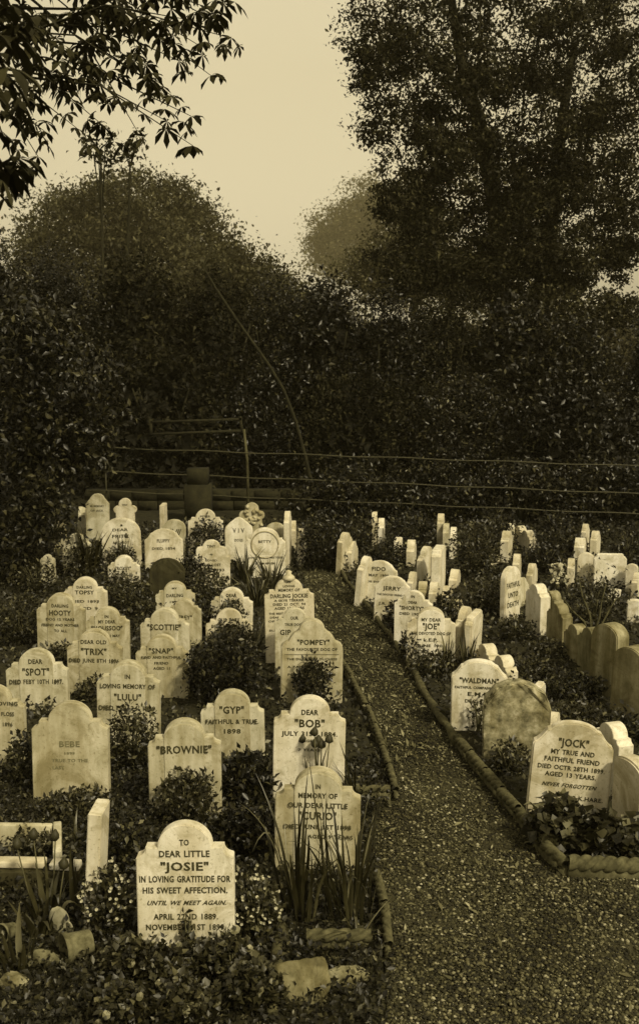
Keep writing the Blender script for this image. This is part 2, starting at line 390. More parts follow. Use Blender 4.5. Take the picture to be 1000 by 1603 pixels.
def stone_mesh(name, style, W, H, t, bev=0.006, rough=0.0, root=0.12):
    pr = profile(style, W, H); pr = [(pr[0][0], -root)] + pr[1:]
    pts = pr + [(-x, z) for x, z in pr[::-1] if x > 1e-6]
    out = []
    for p in pts:
        if not out or math.hypot(p[0] - out[-1][0], p[1] - out[-1][1]) > 0.0025: out.append(p)
    bm = bmesh.new(); vs_ = [bm.verts.new((x, -t / 2, z)) for x, z in out]
    f = bm.faces.new(vs_)
    if f.normal.y > 0: f.normal_flip()
    bm.normal_update()
    r = bmesh.ops.extrude_face_region(bm, geom=[f]); up = [e for e in r['geom'] if isinstance(e, bmesh.types.BMVert)]
    for v in up: v.co.y += t
    bmesh.ops.recalc_face_normals(bm, faces=bm.faces)
    rim = [e for e in bm.edges if abs(e.verts[0].co.y - e.verts[1].co.y) < 1e-6]
    try: bmesh.ops.bevel(bm, geom=rim, offset=bev, segments=2, affect='EDGES', clamp_overlap=True)
    except Exception: pass
    if rough:
        bmesh.ops.triangulate(bm, faces=[f for f in bm.faces if len(f.verts) > 4])
        bmesh.ops.subdivide_edges(bm, edges=bm.edges, cuts=3, use_grid_fill=True)
        for v in bm.verts:
            a = v.co; k = math.sin(a.x * 61 + 3) * math.sin(a.z * 53) + 0.6 * math.sin(a.x * 140 + a.z * 120)
            v.co += Vector((0.5 * math.sin(a.z * 90), (-1 if a.y < 0 else 1) * k, 0.4 * math.sin(a.x * 100))) * rough
    me = bpy.data.meshes.new(name); bm.to_mesh(me); bm.free(); return me

def text_mesh(txt, width, cap, shear=0.0, bold=0.03):
    cu = bpy.data.curves.new('txt', 'FONT'); cu.body = txt; cu.size = 1.0; cu.align_x = 'CENTER'
    cu.offset = bold; cu.extrude = 0.0; cu.shear = shear; cu.resolution_u = 2; cu.space_character = 1.08; cu.space_word = 1.25
    o = bpy.data.objects.new('txt', cu); COL.objects.link(o)
    dg = bpy.context.evaluated_depsgraph_get(); me = bpy.data.meshes.new_from_object(o.evaluated_get(dg))
    bpy.data.objects.remove(o); bpy.data.curves.remove(cu)
    n = len(me.vertices); V = np.zeros(n * 3, np.float32); me.vertices.foreach_get('co', V); V = V.reshape(-1, 3)
    polys = [tuple(p.vertices) for p in me.polygons]; bpy.data.meshes.remove(me)
    if n == 0: return V, polys
    lo, hi = V.min(0), V.max(0); V[:, 0] = (V[:, 0] - (lo[0] + hi[0]) / 2) / (hi[0] - lo[0]) * width
    V[:, 1] = V[:, 1] / 0.70 * cap
    return V, polys

def inscription(parent, lines, Yp, y_off, cx, s, H, ztop_px, kz, mat, name='inscription_line'):
    for ln in lines:
        txt, py, wpx, hpx = ln[:4]; dx = ln[4] if len(ln) > 4 else 0; sh = ln[5] if len(ln) > 5 else 0
        V, polys = text_mesh(txt, wpx / s, hpx / s, sh)
        if len(V) == 0: continue
        z = H - (py - ztop_px) / (s * kz) - hpx / s / 2
        me = bpy.data.meshes.new(name); me.from_pydata([(float(v[0]), 0.0, float(v[1])) for v in V], [], polys); me.update()
        o = link(name, me, mat, parent); o.location = (dx / s, y_off, z)

STONES = []
GRP = 'headstones in the dog cemetery'
def face(label, cx, w, ytop, ybase, style='shoulder', yaw=0, roll=0, lean=0, lines=(), mat='marble', t=0.055, panel=False, lmat='letters', rough=0, cat='headstone', extra=None):
    p = G(cx, ybase); s = scale_at(p)
    top = P(cx, ytop, p.y); H = max(0.12, top.z)
    va = math.atan2(p.x, p.y); k = max(0.3, abs(math.cos(R(yaw) + va)))
    W = max(0.08, (w / s - t * abs(math.sin(R(yaw) + va))) / k)
    kz = (ybase - ytop) / (H * s)
    jr = random.Random(int(cx * 13 + ybase)); rot = (R(lean + jr.uniform(-2.5, 1.5)), R(roll + jr.uniform(-1.3, 1.3)), R(yaw + jr.uniform(-2.5, 2.5)))
    simple = not lines and not panel and extra is None
    if simple:
        o = link('headstone', stone_mesh('headstone', style, W, H, t, rough=rough), M[mat]); o.location = p; o.rotation_euler = rot
        props(o, label, cat, GRP); STONES.append((p.x, p.y, W)); return o
    e = empty('headstone', p, label, cat, GRP, rot)
    link('slab', stone_mesh('slab', style, W, H, t, rough=rough), M[mat], e)
    yo = -t / 2 - 0.0015
    if panel:
        pw = 0.56 * W if style in ('shoulder', 'wide') else 0.5 * W
        pm = stone_mesh('panel', 'arch', pw, H - 0.012, 0.008, 0.003, root=-0.002)
        o = link('raised_panel', pm, M[mat], e); o.location = (0, -t / 2 - 0.0005, 0); yo = -t / 2 - 0.006
    if lines: inscription(e, lines, p.y, yo, cx, s, H, ytop, kz, M[lmat])
    if extra: extra(e, W, H, t)
    STONES.append((p.x, p.y, W)); return e
def edge(label, x0, x1, ytop, ybase, W=0.30, style='shoulder', yaw=84, roll=0, mat='marble', lean=0, t=None):
    """slab standing almost edge-on: its near upright edge spans x0..x1 in the photo"""
    p0 = G((x0 + x1) / 2, ybase); s = scale_at(p0); va = math.atan2(p0.x, p0.y)
    rel = R(yaw) + va
    vis = (x1 - x0) / s
    t = t or min(0.11, max(0.05, (vis - W * abs(math.cos(rel))) / max(0.3, abs(math.sin(rel)))))
    c = p0 + Vector((0, W / 2 * abs(math.sin(R(yaw))), 0))
    H = max(0.12, P((x0 + x1) / 2, ytop, c.y).z)
    o = link('headstone', stone_mesh('headstone', style, W, H, t, bev=0.008), M[mat]); o.location = (c.x, c.y, 0)
    o.rotation_euler = (R(roll if yaw > 0 else -roll), R(lean), R(yaw))
    props(o, label, 'headstone', GRP); STONES.append((c.x, c.y, 0.15)); return o

# --- left bed, nearest rows
face('white round-headed headstone inscribed to dear little Josie, nearest the camera', 294, 152, 1292, 1487, lean=-2, lines=[
    ('TO', 1318, 15, 9), ('DEAR LITTLE', 1335, 78, 10), ('"JOSIE"', 1354, 74, 13), ('IN LOVING GRATITUDE FOR', 1373, 141, 10),
    ('HIS SWEET AFFECTION.', 1390, 131, 9.5), ('UNTIL WE MEET AGAIN.', 1409, 122, 7, 2, 0.4), ('APRIL 22ND 1889.', 1430, 100, 9), ('NOVEMBER 21ST 1899.', 1446, 124, 9)])
face('pale headstone to our dear little Curio behind tall iris blades', 496, 132, 1203, 1360, mat='aged', panel=True, lines=[
    ('IN', 1227, 8, 7), ('MEMORY OF', 1241, 60, 8), ('OUR DEAR LITTLE', 1256, 92, 8), ('"CURIO"', 1272, 58, 12), ('DIED JUNE 1ST 1898', 1289, 104, 7), ('AGED 9 YEARS', 1304, 70, 6, 20)])
face('bright white headstone to dear Bob with dark tulips in front', 482, 111, 1090, 1255, lines=[
    ('DEAR', 1112, 26, 8), ('"BOB"', 1129, 46, 12), ('JULY 31ST 1894.', 1145, 86, 7), ('AGED', 1156, 22, 4), ('7 YEARS', 1170, 34, 4)])
face('white headstone inscribed Brownie with a leafy bush at its foot', 292, 113, 1125, 1278, mat='aged', panel=True, lines=[('"BROWNIE"', 1168, 84, 12)])
face('broad headstone with nearly worn-away inscription Bebe, left of Brownie', 114, 119, 1101, 1252, mat='aged', lean=-1, t=0.06, lmat='faint', lines=[
    ('BEBE', 1163, 32, 9), ('1899', 1177, 16, 4), ('TRUE TO THE', 1188, 56, 5), ('LAST', 1199, 18, 5, -18)])
face('small pale headstone to Gyp, faithful and true', 366, 99, 1080, 1185, mat='aged', panel=True, lines=[('"GYP"', 1108, 38, 11), ('FAITHFUL & TRUE.', 1126, 82, 7), ('1898', 1141, 26, 7)])
face('headstone in loving memory of Lulu with a bush in front', 203, 98, 1033, 1165, mat='aged', panel=True, lines=[
    ('IN', 1055, 8, 7), ('LOVING MEMORY OF', 1070, 85, 7), ('"LULU"', 1087, 42, 10), ('DIED FEB. 24. 1899.', 1104, 90, 7)])
face('headstone at the left edge of the photo, half cut off', -4, 94, 1073, 1200, mat='aged', panel=True, lines=[
    ('IN LOVING', 1098, 50, 6, 14), ('MEMORY OF FLOSS', 1114, 66, 6), ('DIED JUNE 1896', 1130, 60, 6)])
face('headstone to dear Spot at the left', 62, 96, 1016, 1112, mat='aged', panel=True, lines=[
    ('DEAR', 1034, 22, 7), ('"SPOT"', 1050, 42, 11), ('DIED FEBY 10TH 1897.', 1065, 84, 7)])
face('headstone to dear old Trix behind Spot and Lulu', 151, 86, 984, 1088, mat='aged', panel=True, lines=[
    ('DEAR OLD', 1002, 40, 6), ('"TRIX"', 1017, 40, 10), ('DIED JUNE 8TH 1896', 1031, 78, 6)])
face('weathered headstone to Snap with a carved roundel low on it', 256, 82, 994, 1092, mat='aged', panel=True, lines=[
    ('"SNAP"', 1017, 38, 8), ('KIND AND FAITHFUL', 1027, 62, 4), ('FRIEND', 1036, 22, 4), ('AGED 11', 1044, 26, 4)])
face('tall headstone to Scottie behind Snap', 261, 77, 951, 1058, panel=True, mat='aged', lines=[('"SCOTTIE"', 979, 52, 9)])
face('headstone to Trey half hidden behind Scottie', 290, 53, 937, 1012, mat='aged', panel=True, lines=[('"TREY"', 965, 26, 6)])
face('headstone inscribed to my dear Moussoo behind Trix', 172, 68, 950, 1052, mat='aged', panel=True, lines=[
    ('IN', 963, 6, 5), ('MY DEAR', 971, 26, 5), ('"MOUSSOO"', 981, 48, 7), ('DIED 6TH MAY', 993, 40, 4), ('1897', 1003, 16, 4)])
face('headstone to darling Hooty at the far left', 98, 75, 928, 1020, mat='aged', panel=True, lines=[
    ('DARLING', 946, 26, 5), ('HOOTY', 957, 34, 8), ('DOG 15 YEARS', 967, 44, 4), ('FRIEND AND MOTHER', 976, 58, 4), ('TO ALL', 985, 20, 4)])
face('headstone to darling Topsy with a dark sprig before its face', 137, 67, 903, 992, panel=True, lines=[
    ('DARLING', 917, 24, 4), ('TOPSY', 925, 30, 6), ('DIED 1893', 939, 44, 4), ('AGED 9', 950, 40, 4)])
face('grey headstone marked darling, in front of the dark round stone', 276, 62, 910, 965, mat='aged', panel=True, lines=[('MY', 920, 8, 3), ('DARLING', 931, 26, 5), ('1895', 941, 16, 3)])
face('upper of two small headstones beside the dark bush, marked dear', 363, 66, 920, 992, panel=True, lines=[('DEAR', 931, 16, 5), ('TATTERS', 942, 26, 4)])
face('lower of two small headstones beside the dark bush, marked our baby', 359, 73, 953, 1008, mat='marble', lines=[
    ('OUR BABY', 969, 34, 5), ('DEAR FROUSFROU', 979, 54, 5), ('ESTELLE', 989, 30, 5)])
def finial(e, W, H, t):
    mb = MB(); mb.tube([(0, 0, H - 0.01), (0, 0, H + 0.012), (0, 0, H + 0.028), (0, 0, H + 0.045), (0, 0, H + 0.055)], [0.045, 0.038, 0.018, 0.022, 0.004], 12)
    mb.build('finial', M['marble'], e, True)
face('tall thin-lettered headstone in loving memory of darling Jockie', 455, 77, 905, 1040, style='shoulder', extra=finial, lines=[
    ('IN', 909, 5, 4), ('LOVING', 916, 18, 3.5), ('MEMORY OF', 922, 33, 4.5), ('DARLING JOCKIE', 931, 58, 6), ('A SKYE TERRIER', 938, 46, 3.5), ('DIED 21 OCT. 94', 944, 50, 4), ('AGED 13 YEARS', 950, 46, 4),
    ('THE BEST AND', 958, 36, 3, -14), ('DEAREST', 964, 24, 3, -18), ('OF DOGS', 970, 34, 3, -16), ('SLEEP', 984, 20, 3, -22)])
face('headstone to our true Gip between Jockie and Pompey', 462, 62, 952, 1058, style='shoulder', mat='aged', lines=[
    ('OUR', 966, 12, 5), ('TRUE DOG', 976, 26, 4, -2), ('GIP', 988, 17, 8, -14)])
face('broad ogee-topped headstone to Pompey beside the path', 487, 96, 969, 1100, style='ogee', yaw=0, mat='aged', lines=[
    ('"POMPEY"', 1003, 50, 8, 2), ('THE FAVOURITE DOG OF', 1014, 78, 4.5), ('_____________________', 1019, 84, 5), ('THE DUKE AND DUCHESS', 1029, 78, 3.5), ('A FAITHFUL FRIEND', 1041, 76, 3.5), ('FOR TWELVE YEARS', 1053, 74, 3.5), ('SLEEP WELL', 1065, 60, 3.5)], t=0.07)
# --- left bed, far rows
face('far headstone with pointed polygonal head above dark yucca blades', 154, 37, 773, 850, style='octagon', mat='aged', lines=[('IN MEMORY', 792, 22, 3), ('OF JACK', 799, 20, 3)])
edge('narrow leaning slab left of the polygonal headstone', 118, 130, 793, 845, yaw=-80, roll=4, mat='aged', W=0.22)
face('trefoil-topped headstone in the farthest left row', 198, 37, 780, 850, style='trefoil', lines=[('TINY', 790, 9, 3)])
def blooms(e, W, H, t):
    pass
face('large round-headed headstone overgrown by tulip stems', 193, 61, 810, 895, style='arch', lines=[('DEAR', 828, 24, 4), ('FRITZ', 838, 26, 5), ('AND BOY', 848, 26, 4)])
face('headstone at the far left half hidden in laurel leaves', 122, 44, 835, 900, style='wide', mat='aged', lines=[('LITTLE', 849, 16, 4), ('DANDY', 860, 24, 4), ('1892', 867, 16, 3)])
face('small pale stone deep in the left shrub, upper of the two there', 96, 21, 815, 866, style='shoulder', mat='aged')
face('small pale stone deep in the left shrub, lower of the two there', 77, 24, 868, 912, style='shoulder', mat='aged')
face('small headstone marked Roxey with bushy plants around', 196, 50, 869, 925, style='shoulder', panel=True, lines=[('"ROXEY"', 888, 24, 5)])
face('bright headstone behind the dark round stone, marked Fluffy', 258, 60, 828, 895, style='hood', lines=[('FLUFFY', 846, 20, 5), ('DIED 1894', 858, 36, 4)])
edge('thin upright white slab rising above the far left stones', 250, 260, 789, 850, yaw=88, W=0.2, style='square')
face('round-headed headstone with carved stem pattern behind Fluffy', 273, 37, 813, 872, style='arch', mat='aged', lines=[('III III', 832, 24, 9, 0, 0.5)])
face('dark brown weathered round-headed stone in the left bed', 263, 56, 874, 940, style='arch', mat='dark', rough=0.002)
face('white headstone behind a round bush in the farthest row', 323, 55, 797, 872, style='shoulder', lines=[('PETER', 808, 16, 3)])
face('stepped-shoulder headstone in front of the round bush', 332, 58, 845, 925, style='stepped', mat='marble', lines=[
    ('TINY', 854, 14, 4), ('+', 867, 5, 5), ('LOVED', 876, 18, 3), ('AND LOST', 883, 30, 4), ('SEPT 1893', 891, 40, 4)])
face('pointed spade-topped headstone in the far left row', 375, 44, 810, 885, style='spade', lines=[('V I V', 830, 18, 7), ('DOGS', 845, 13, 4)])
def knots(e, W, H, t):
    mb = MB()
    kr = random.Random(12)
    for q in range(26):
        x = kr.uniform(-.07, .10); z = H - .04 - kr.uniform(0, .19) - max(0, x) * .6; r = kr.uniform(.016, .028)
        mb.tube([(x, -t / 2 - .025, z), (x, -t / 2 - .008, z), (x, -t / 2 + .02, z)], [r * .35, r, r * 1.1], 9, 0.25)
    mb.build('carved_flowers', M['aged'], e, True)
face('carved flower-cluster memorial at the far end of the left bed', 394, 40, 787, 865, style='trefoil', mat='aged', extra=knots)
face('round-topped stone just behind the roundel stone', 431, 32, 818, 880, style='arch', mat='aged')
def ringed(e, W, H, t):
    mb = MB(); n = 28; r = W * 0.33; c = H - r - 0.03
    mb.tube([(r * math.cos(2 * math.pi * i / n), -t / 2 - 0.002, c + r * math.sin(2 * math.pi * i / n)) for i in range(n + 1)], [0.006] * (n + 1), 6)
    mb.build('roundel', M['aged'], e, True)
face('wide headstone with carved roundel, far end of the left bed', 416, 64, 826, 905, style='wide', extra=ringed, lines=[('BETTY', 847, 20, 4), ('LOVED OF HIS MISTRESS', 872, 56, 3), ('1895', 881, 30, 3)])
edge('tallest thin slab at the far left of the path head', 445, 455, 800, 893, yaw=86, W=0.26, style='shoulder')
edge('middle thin slab at the left of the path head', 454, 464, 815, 868, yaw=88, W=0.24, style='shoulder')
edge('shortest thin slab at the left of the path head', 465, 478, 827, 887, yaw=84, W=0.26)
# --- right of the path, far group
edge('leaning white slab on the right of the path head, left of a pair', 526, 549, 833, 900, yaw=62, W=0.22, roll=3)
edge('shorter white slab on the right of the path head, right of a pair', 543, 560, 847, 897, yaw=74, W=0.26)
edge('leaning slab beside the edging, left of the first lettered stone', 556, 580, 870, 950, yaw=66, W=0.26, roll=5)
face('farthest lettered headstone right of the path, marked Fido', 594, 56, 878, 945, style='hood', yaw=-18, lines=[('FIDO', 890, 22, 6), ('MAY 1900', 900, 32, 4), ('FOR EVER DEAR', 910, 44, 3)])
face('headstone to Jerry right of the path with a dark bush in front', 612, 56, 902, 972, style='hood', yaw=-14, lines=[('JERRY', 920, 28, 6), ('THE DEVOTED FRIEND OF', 930, 46, 3), ('J.R.', 944, 12, 4, -14)])
face('headstone to dear Shorty between Jerry and Joe', 646, 60, 925, 1014, style='shoulder', yaw=-14, mat='marble', lines=[('IN', 933, 6, 4), ('DEAR', 942, 14, 4), ('"SHORTY"', 951, 38, 6, -2), ('DIED 1900', 960, 34, 4, -4)])
face('headstone to Joe with three vertical mouldings, right of the path', 673, 76, 951, 1042, style='shoulder', yaw=-3, panel=True, lines=[
    ('MY DEAR', 969, 30, 5), ('"JOE"', 979, 26, 9), ('THE DEVOTED DOG OF', 990, 62, 4.5), ('L.E.P.', 1000, 22, 5), ('JUNE 1901', 1009, 42, 4)])
edge('tallest of two thin slabs before the far right hedge, left one', 582, 591, 801, 858, yaw=86, W=0.22)
edge('right one of two thin slabs before the hedge beyond the path head', 592, 603, 811, 858, yaw=84, W=0.24)
edge('small slab alone in the middle, left of its neighbour', 617, 631, 844, 880, yaw=82, W=0.24, style='square')
edge('small slab in the middle, right of its slightly shorter neighbour', 637, 653, 845, 890, yaw=80, W=0.26)
edge('leftmost tallest slab of three before the right hedge', 685, 697, 804, 858, yaw=80, W=0.24)
edge('middle slab of three before the right hedge', 694, 705, 819, 862, yaw=80, W=0.24, mat='aged')
edge('rightmost slab of three before the right hedge', 705, 717, 825, 878, yaw=78, W=0.26)
edge('large white slab with curved side, left half of a big pair', 657, 680, 855, 918, yaw=60, W=0.30)
edge('large bright square-topped slab, right half of a big pair', 676, 700, 857, 935, yaw=76, W=0.34, style='clipped')
edge('small slab right of the big bright pair, leaning', 703, 722, 891, 925, yaw=74, W=0.22, roll=3)
edge('small block behind Shorty, leftmost of three blocks', 637, 655, 895, 935, yaw=72, W=0.22, roll=2)
edge('low block behind Shorty, middle of three blocks', 655, 671, 910, 945, yaw=80, W=0.2, mat='aged')
edge('squat block behind Joe, left of its twin', 672, 690, 911, 948, yaw=76, W=0.22)
edge('squat block behind Joe, right of its twin', 692, 711, 917, 952, yaw=72, W=0.22)
edge('small grey block peeping over the sprig behind Joe', 711, 724, 938, 975, yaw=70, W=0.16, mat='aged')
edge('large leaning slab just right of Joe', 713, 740, 949, 1036, yaw=64, W=0.30, roll=3, style='shoulder')
edge('larger square-shouldered leaning slab second right of Joe', 727, 757, 959, 1046, yaw=68, W=0.32, roll=2, style='clipped')
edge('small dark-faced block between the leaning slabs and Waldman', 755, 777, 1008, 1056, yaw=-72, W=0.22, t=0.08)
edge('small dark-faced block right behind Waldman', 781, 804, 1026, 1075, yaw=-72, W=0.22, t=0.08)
# ring wreath
def wreath():
    p = G(771, 892); e = empty('wreath', p, 'small pale ring wreath on a short stake among dark leaves', 'wreath')
    s = scale_at(p); r = 8.5 / s; c = P(771, 876, p.y).z; mb = MB(); n = 20
    mb.tube([(r * math.cos(2 * math.pi * i / n), 0, c + r * math.sin(2 * math.pi * i / n)) for i in range(n + 1)], [0.011] * (n + 1), 7, 0.3)
    mb.build('ring', M['marble'], e, True)
    mb = MB(); mb.tube([(0, 0.01, -0.05), (0, 0.01, c)], [0.006, 0.006], 6); mb.build('stake', M['wood'], e)
wreath()
# --- right bed far
edge('topmost small slab in the stack of stones near the right rose bed', 795, 808, 819, 862, yaw=76, W=0.2)
edge('tall slab behind the slanted lettered slab, right bed', 785, 804, 831, 884, yaw=70, W=0.24)
edge('dark-sided slab second from left in the far right row', 810, 822, 823, 864, yaw=-72, W=0.22, t=0.08)
edge('dark-sided slab third from left in the far right row', 821, 835, 830, 872, yaw=-72, W=0.22, t=0.08)
edge('slab just behind the slanted lettered slab', 804, 818, 867, 912, yaw=74, W=0.22)
face('narrow slab with lettering seen at a slant, far right bed', 797, 32, 887, 972, style='arch', yaw=50, roll=3, lines=[('FAITHFUL', 915, 40, 8), ('UNTO', 930, 30, 8), ('DEATH', 945, 34, 8)], t=0.05)
edge('pale slab with rounded top right of the slanted lettered slab', 826, 844, 882, 930, yaw=68, W=0.24)
edge('grey slab leaning between two bright slabs in the right bed', 812, 828, 904, 955, yaw=60, W=0.22, mat='aged', roll=-4)
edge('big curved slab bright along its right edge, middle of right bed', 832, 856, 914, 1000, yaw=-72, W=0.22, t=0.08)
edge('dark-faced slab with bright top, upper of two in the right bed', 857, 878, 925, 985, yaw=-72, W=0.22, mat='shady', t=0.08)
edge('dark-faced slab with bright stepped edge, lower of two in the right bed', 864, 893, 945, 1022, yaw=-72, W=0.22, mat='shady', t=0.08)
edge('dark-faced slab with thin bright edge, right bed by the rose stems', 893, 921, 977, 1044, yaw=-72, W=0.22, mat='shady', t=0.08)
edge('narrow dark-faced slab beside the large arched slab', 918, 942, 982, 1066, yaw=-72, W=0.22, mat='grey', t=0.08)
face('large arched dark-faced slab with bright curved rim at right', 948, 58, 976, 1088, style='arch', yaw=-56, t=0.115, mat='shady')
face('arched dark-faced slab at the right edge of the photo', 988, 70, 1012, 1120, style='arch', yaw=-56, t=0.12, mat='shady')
edge('topmost slab in the far right corner cluster', 911, 924, 820, 870, yaw=66, W=0.2)
edge('slab right of the topmost one in the far right corner cluster', 926, 942, 831, 876, yaw=66, W=0.22)
edge('slab left below the topmost one in the far right corner cluster', 901, 920, 842, 880, yaw=70, W=0.22)
edge('narrow slab at the left end of the far right corner cluster', 890, 902, 874, 925, yaw=74, W=0.2)
face('broad white stone left of the clipped-corner slab, right corner', 914, 27, 865, 915, style='arch', yaw=-10)
face('large bright blank slab with clipped corners, right corner', 953, 51, 867, 922, style='clipped', yaw=-6)
face('white round-topped stone near the right edge of the photo', 987, 20, 883, 928, style='arch', yaw=-20)
edge('small white stone cut by the right edge of the photo', 992, 1008, 896, 940, yaw=60, W=0.2)
face('small bright stone below the clipped-corner slab', 958, 20, 922, 950, style='square', yaw=-18, roll=4)
face('low white stone near the right edge, below the round-topped one', 991, 24, 938, 975, style='low_arch', yaw=-14)
# --- right bed near
face('headstone to Waldman, faithful companion, beside the edging', 747, 86, 1033, 1145, style='hood', yaw=-6, t=0.07, lines=[
    ('"WALDMAN"', 1062, 60, 8), ('FAITHFUL COMPANION OF', 1073, 74, 4), ('E.M.P.', 1083, 34, 6), ('DEC. 1896', 1094, 42, 5)])
face('rough lichen-covered round headstone between Waldman and Jock', 806, 104, 1067, 1190, style='arch', yaw=-8, mat='mossy', t=0.10, rough=0.006)
edge('bright square block behind the rough lichen-covered stone', 833, 857, 1072, 1128, yaw=66, W=0.2, style='clipped')
edge('small rounded block peeping out behind Jock', 860, 881, 1115, 1165, yaw=68, W=0.2)
face('bright leaning headstone to Jock, true and faithful friend', 884, 124, 1130, 1276, style='hood', yaw=-5, roll=3, t=0.055, lines=[
    ('"JOCK"', 1160, 46, 12), ('MY TRUE AND', 1175, 66, 7.5), ('FAITHFUL FRIEND', 1187, 84, 7.5), ('DIED OCTR 28TH 1899.', 1199, 102, 7), ('AGED 13 YEARS.', 1210, 78, 7), ('NEVER FORGOTTEN', 1226, 84, 6, 0, 0.4), ('S.R.K.HARE.', 1244, 54, 6.5, 26)])
edge('tall thick slab with bright edge just right of Jock', 944, 984, 1131, 1262, yaw=-72, W=0.22, style='shoulder', t=0.08)
edge('low thick slab at the right edge in front of its tall neighbour', 975, 1022, 1187, 1318, yaw=-72, W=0.22, style='low_arch', t=0.08)
# leaning post-like slab edge, bottom left
e_ = edge('bright leaning slab seen edge-on beside the kerbed grave', 126, 158, 1262, 1470, yaw=88, W=0.14, roll=4, style='square')

# ------------------------------------------------------------------ kerbed grave bottom left
def kerb():
    p = G(60, 1400); e = empty('kerbed_grave', (p.x, p.y, 0), 'low marble kerb around a grave in the bottom left corner', 'grave kerb')
    z1 = 0.13
    def bar(a, b, w, h, name, mat='marble'):
        a = Vector((a.x, a.y, 0)) - e.location; b = Vector((b.x, b.y, 0)) - e.location; mid = (a + b) / 2; d = b - a
        mb = MB(); mb.box((mid.x, mid.y, h / 2 - 0.03), (d.length, w, h + 0.06), Matrix.Rotation(math.atan2(d.y, d.x), 3, 'Z'))
        o = mb.build(name, M[mat], e)
        bv = o.modifiers.new('b', 'BEVEL'); bv.width = 0.006; bv.segments = 2
    def top(a, b):
        a = Vector((a.x, a.y, 0)) - e.location; b = Vector((b.x, b.y, 0)) - e.location; mid = (a + b) / 2; d = b - a
        mb = MB(); mb.box((mid.x, mid.y, z1 - 0.015), (d.length, 0.055, 0.028), Matrix.Rotation(math.atan2(d.y, d.x), 3, 'Z')); o = mb.build('kerb_top', M['marble'], e)
        bv = o.modifiers.new('b', 'BEVEL'); bv.width = 0.006; bv.segments = 2
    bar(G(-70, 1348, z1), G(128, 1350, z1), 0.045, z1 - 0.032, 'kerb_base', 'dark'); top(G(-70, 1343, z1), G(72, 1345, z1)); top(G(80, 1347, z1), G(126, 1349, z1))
    bar(G(-60, 1288, z1), G(82, 1290, z1), 0.03, z1, 'rear_kerb', 'aged'); bar(G(90, 1285, z1), G(90, 1333, z1), 0.035, z1, 'side_kerb', 'aged')
kerb()
def shell():
    # pale half-dome scallop, a tipped pot, an upright broken pot
    p = G(66, 1512); mb = MB(); n = 14; s = scale_at(p); r = 31 / s
    V = []; 
    for i in range(n + 1):
        a = math.pi * i / n
        for j in range(7):
            b = R(88) * j / 6
            V.append((r * math.cos(a) * math.cos(b) * (1 + .03 * math.sin(a * 22)), -0.45 * r * math.sin(b) * math.sin(a) - 0.0, r * 0.95 * math.sin(a) * math.cos(b * 0.75)))
    Fq = [(i * 7 + j, (i + 1) * 7 + j, (i + 1) * 7 + j + 1, i * 7 + j + 1) for i in range(n) for j in range(6)]
    mb.add(V, Fq); o = mb.build('clay_shell', M['clay'], None, True); o.location = (p.x, p.y, 0); md = o.modifiers.new('s', 'SOLIDIFY'); md.thickness = 0.01
    props(o, 'half-round shell-shaped clay piece standing in the bottom left corner', 'shell')
    def pot(name, label, loc, rot, r0, r1, L, cut=0):
        e = empty(name, loc, label, 'flowerpot', rot=rot)
        prof = [(r0 * .97, 0), (r0 * 1.0, 0.01), (r1 * .93, L * .78), (r1 * .95, L * .8), (r1 * 1.05, L * .8), (r1 * 1.06, L), (r1 * .96, L), (r1 * .86, L * .8), (r0 * .85, 0.015), (0.001, 0.014)]
        n = 24; V = [(q[0] * math.cos(2 * math.pi * k / n), q[0] * math.sin(2 * math.pi * k / n), q[1]) for q in prof for k in range(n)]
        Fq = [(i * n + k, i * n + (k + 1) % n, (i + 1) * n + (k + 1) % n, (i + 1) * n + k) for i in range(len(prof) - 1) for k in range(n)]
        Fr = [f for f in Fq if 3 <= f[0] // n <= 6]; Fb = [f for f in Fq if not 3 <= f[0] // n <= 6]
        a = MB(); a.add(V, Fb); a.build('pot_body', M['clay'], e, True)
        a = MB(); a.add(V, Fr); a.build('rim', M['clay'], e, True)
    p = G(130, 1497); pot('flowerpot', 'clay flowerpot lying on its side, open mouth to the left', (p.x + .03, p.y, 0.06), (0, R(-90), R(32)), 0.042, 0.052, 0.10)
    p = G(22, 1470); pot('flowerpot', 'small clay pot on its side at the far bottom left', (p.x, p.y, 0.04), (0, R(-80), R(60)), 0.026, 0.034, 0.06)
shell()
def rock(name, label, px, py, w, h, seed):
    p = G(px, py); s = scale_at(p); bm = bmesh.new(); bmesh.ops.create_icosphere(bm, subdivisions=4, radius=1)
    rn = random.Random(seed); dirs = [Vector((rn.gauss(0, 1), rn.gauss(0, 1), rn.gauss(0, 1))).normalized() for _ in range(16)]
    for v in bm.verts:
        m = 1.0
        for d in dirs:
            k = v.co.normalized().dot(d)
            if k > 0.76: m = min(m, 0.76 / k)
        v.co *= m * (1 + 0.05 * math.sin(v.co.x * 9 + seed) * math.sin(v.co.z * 8 + 2) + 0.02 * math.sin(v.co.x * 31) * math.sin(v.co.y * 27 + v.co.z * 19))
        v.co.x *= w / s / 2 / .8; v.co.z *= h / s / 1.3; v.co.y *= w / s / 3
    me = bpy.data.meshes.new(name); bm.to_mesh(me); bm.free(); me.shade_smooth()
    o = link(name, me, M['rock']); o.location = (p.x, p.y, 0.02); props(o, label, 'rock', 'rocks in the bottom corner'); return o
rock('rock', 'large pale rough rock at the bottom below the rope edging', 472, 1565, 88, 96, 3)
rock('rock', 'smaller pale rock right of the large rough rock', 545, 1540, 62, 30, 5)
rock('rock', 'low pale rock at the very bottom left corner', 22, 1545, 46, 22, 8)

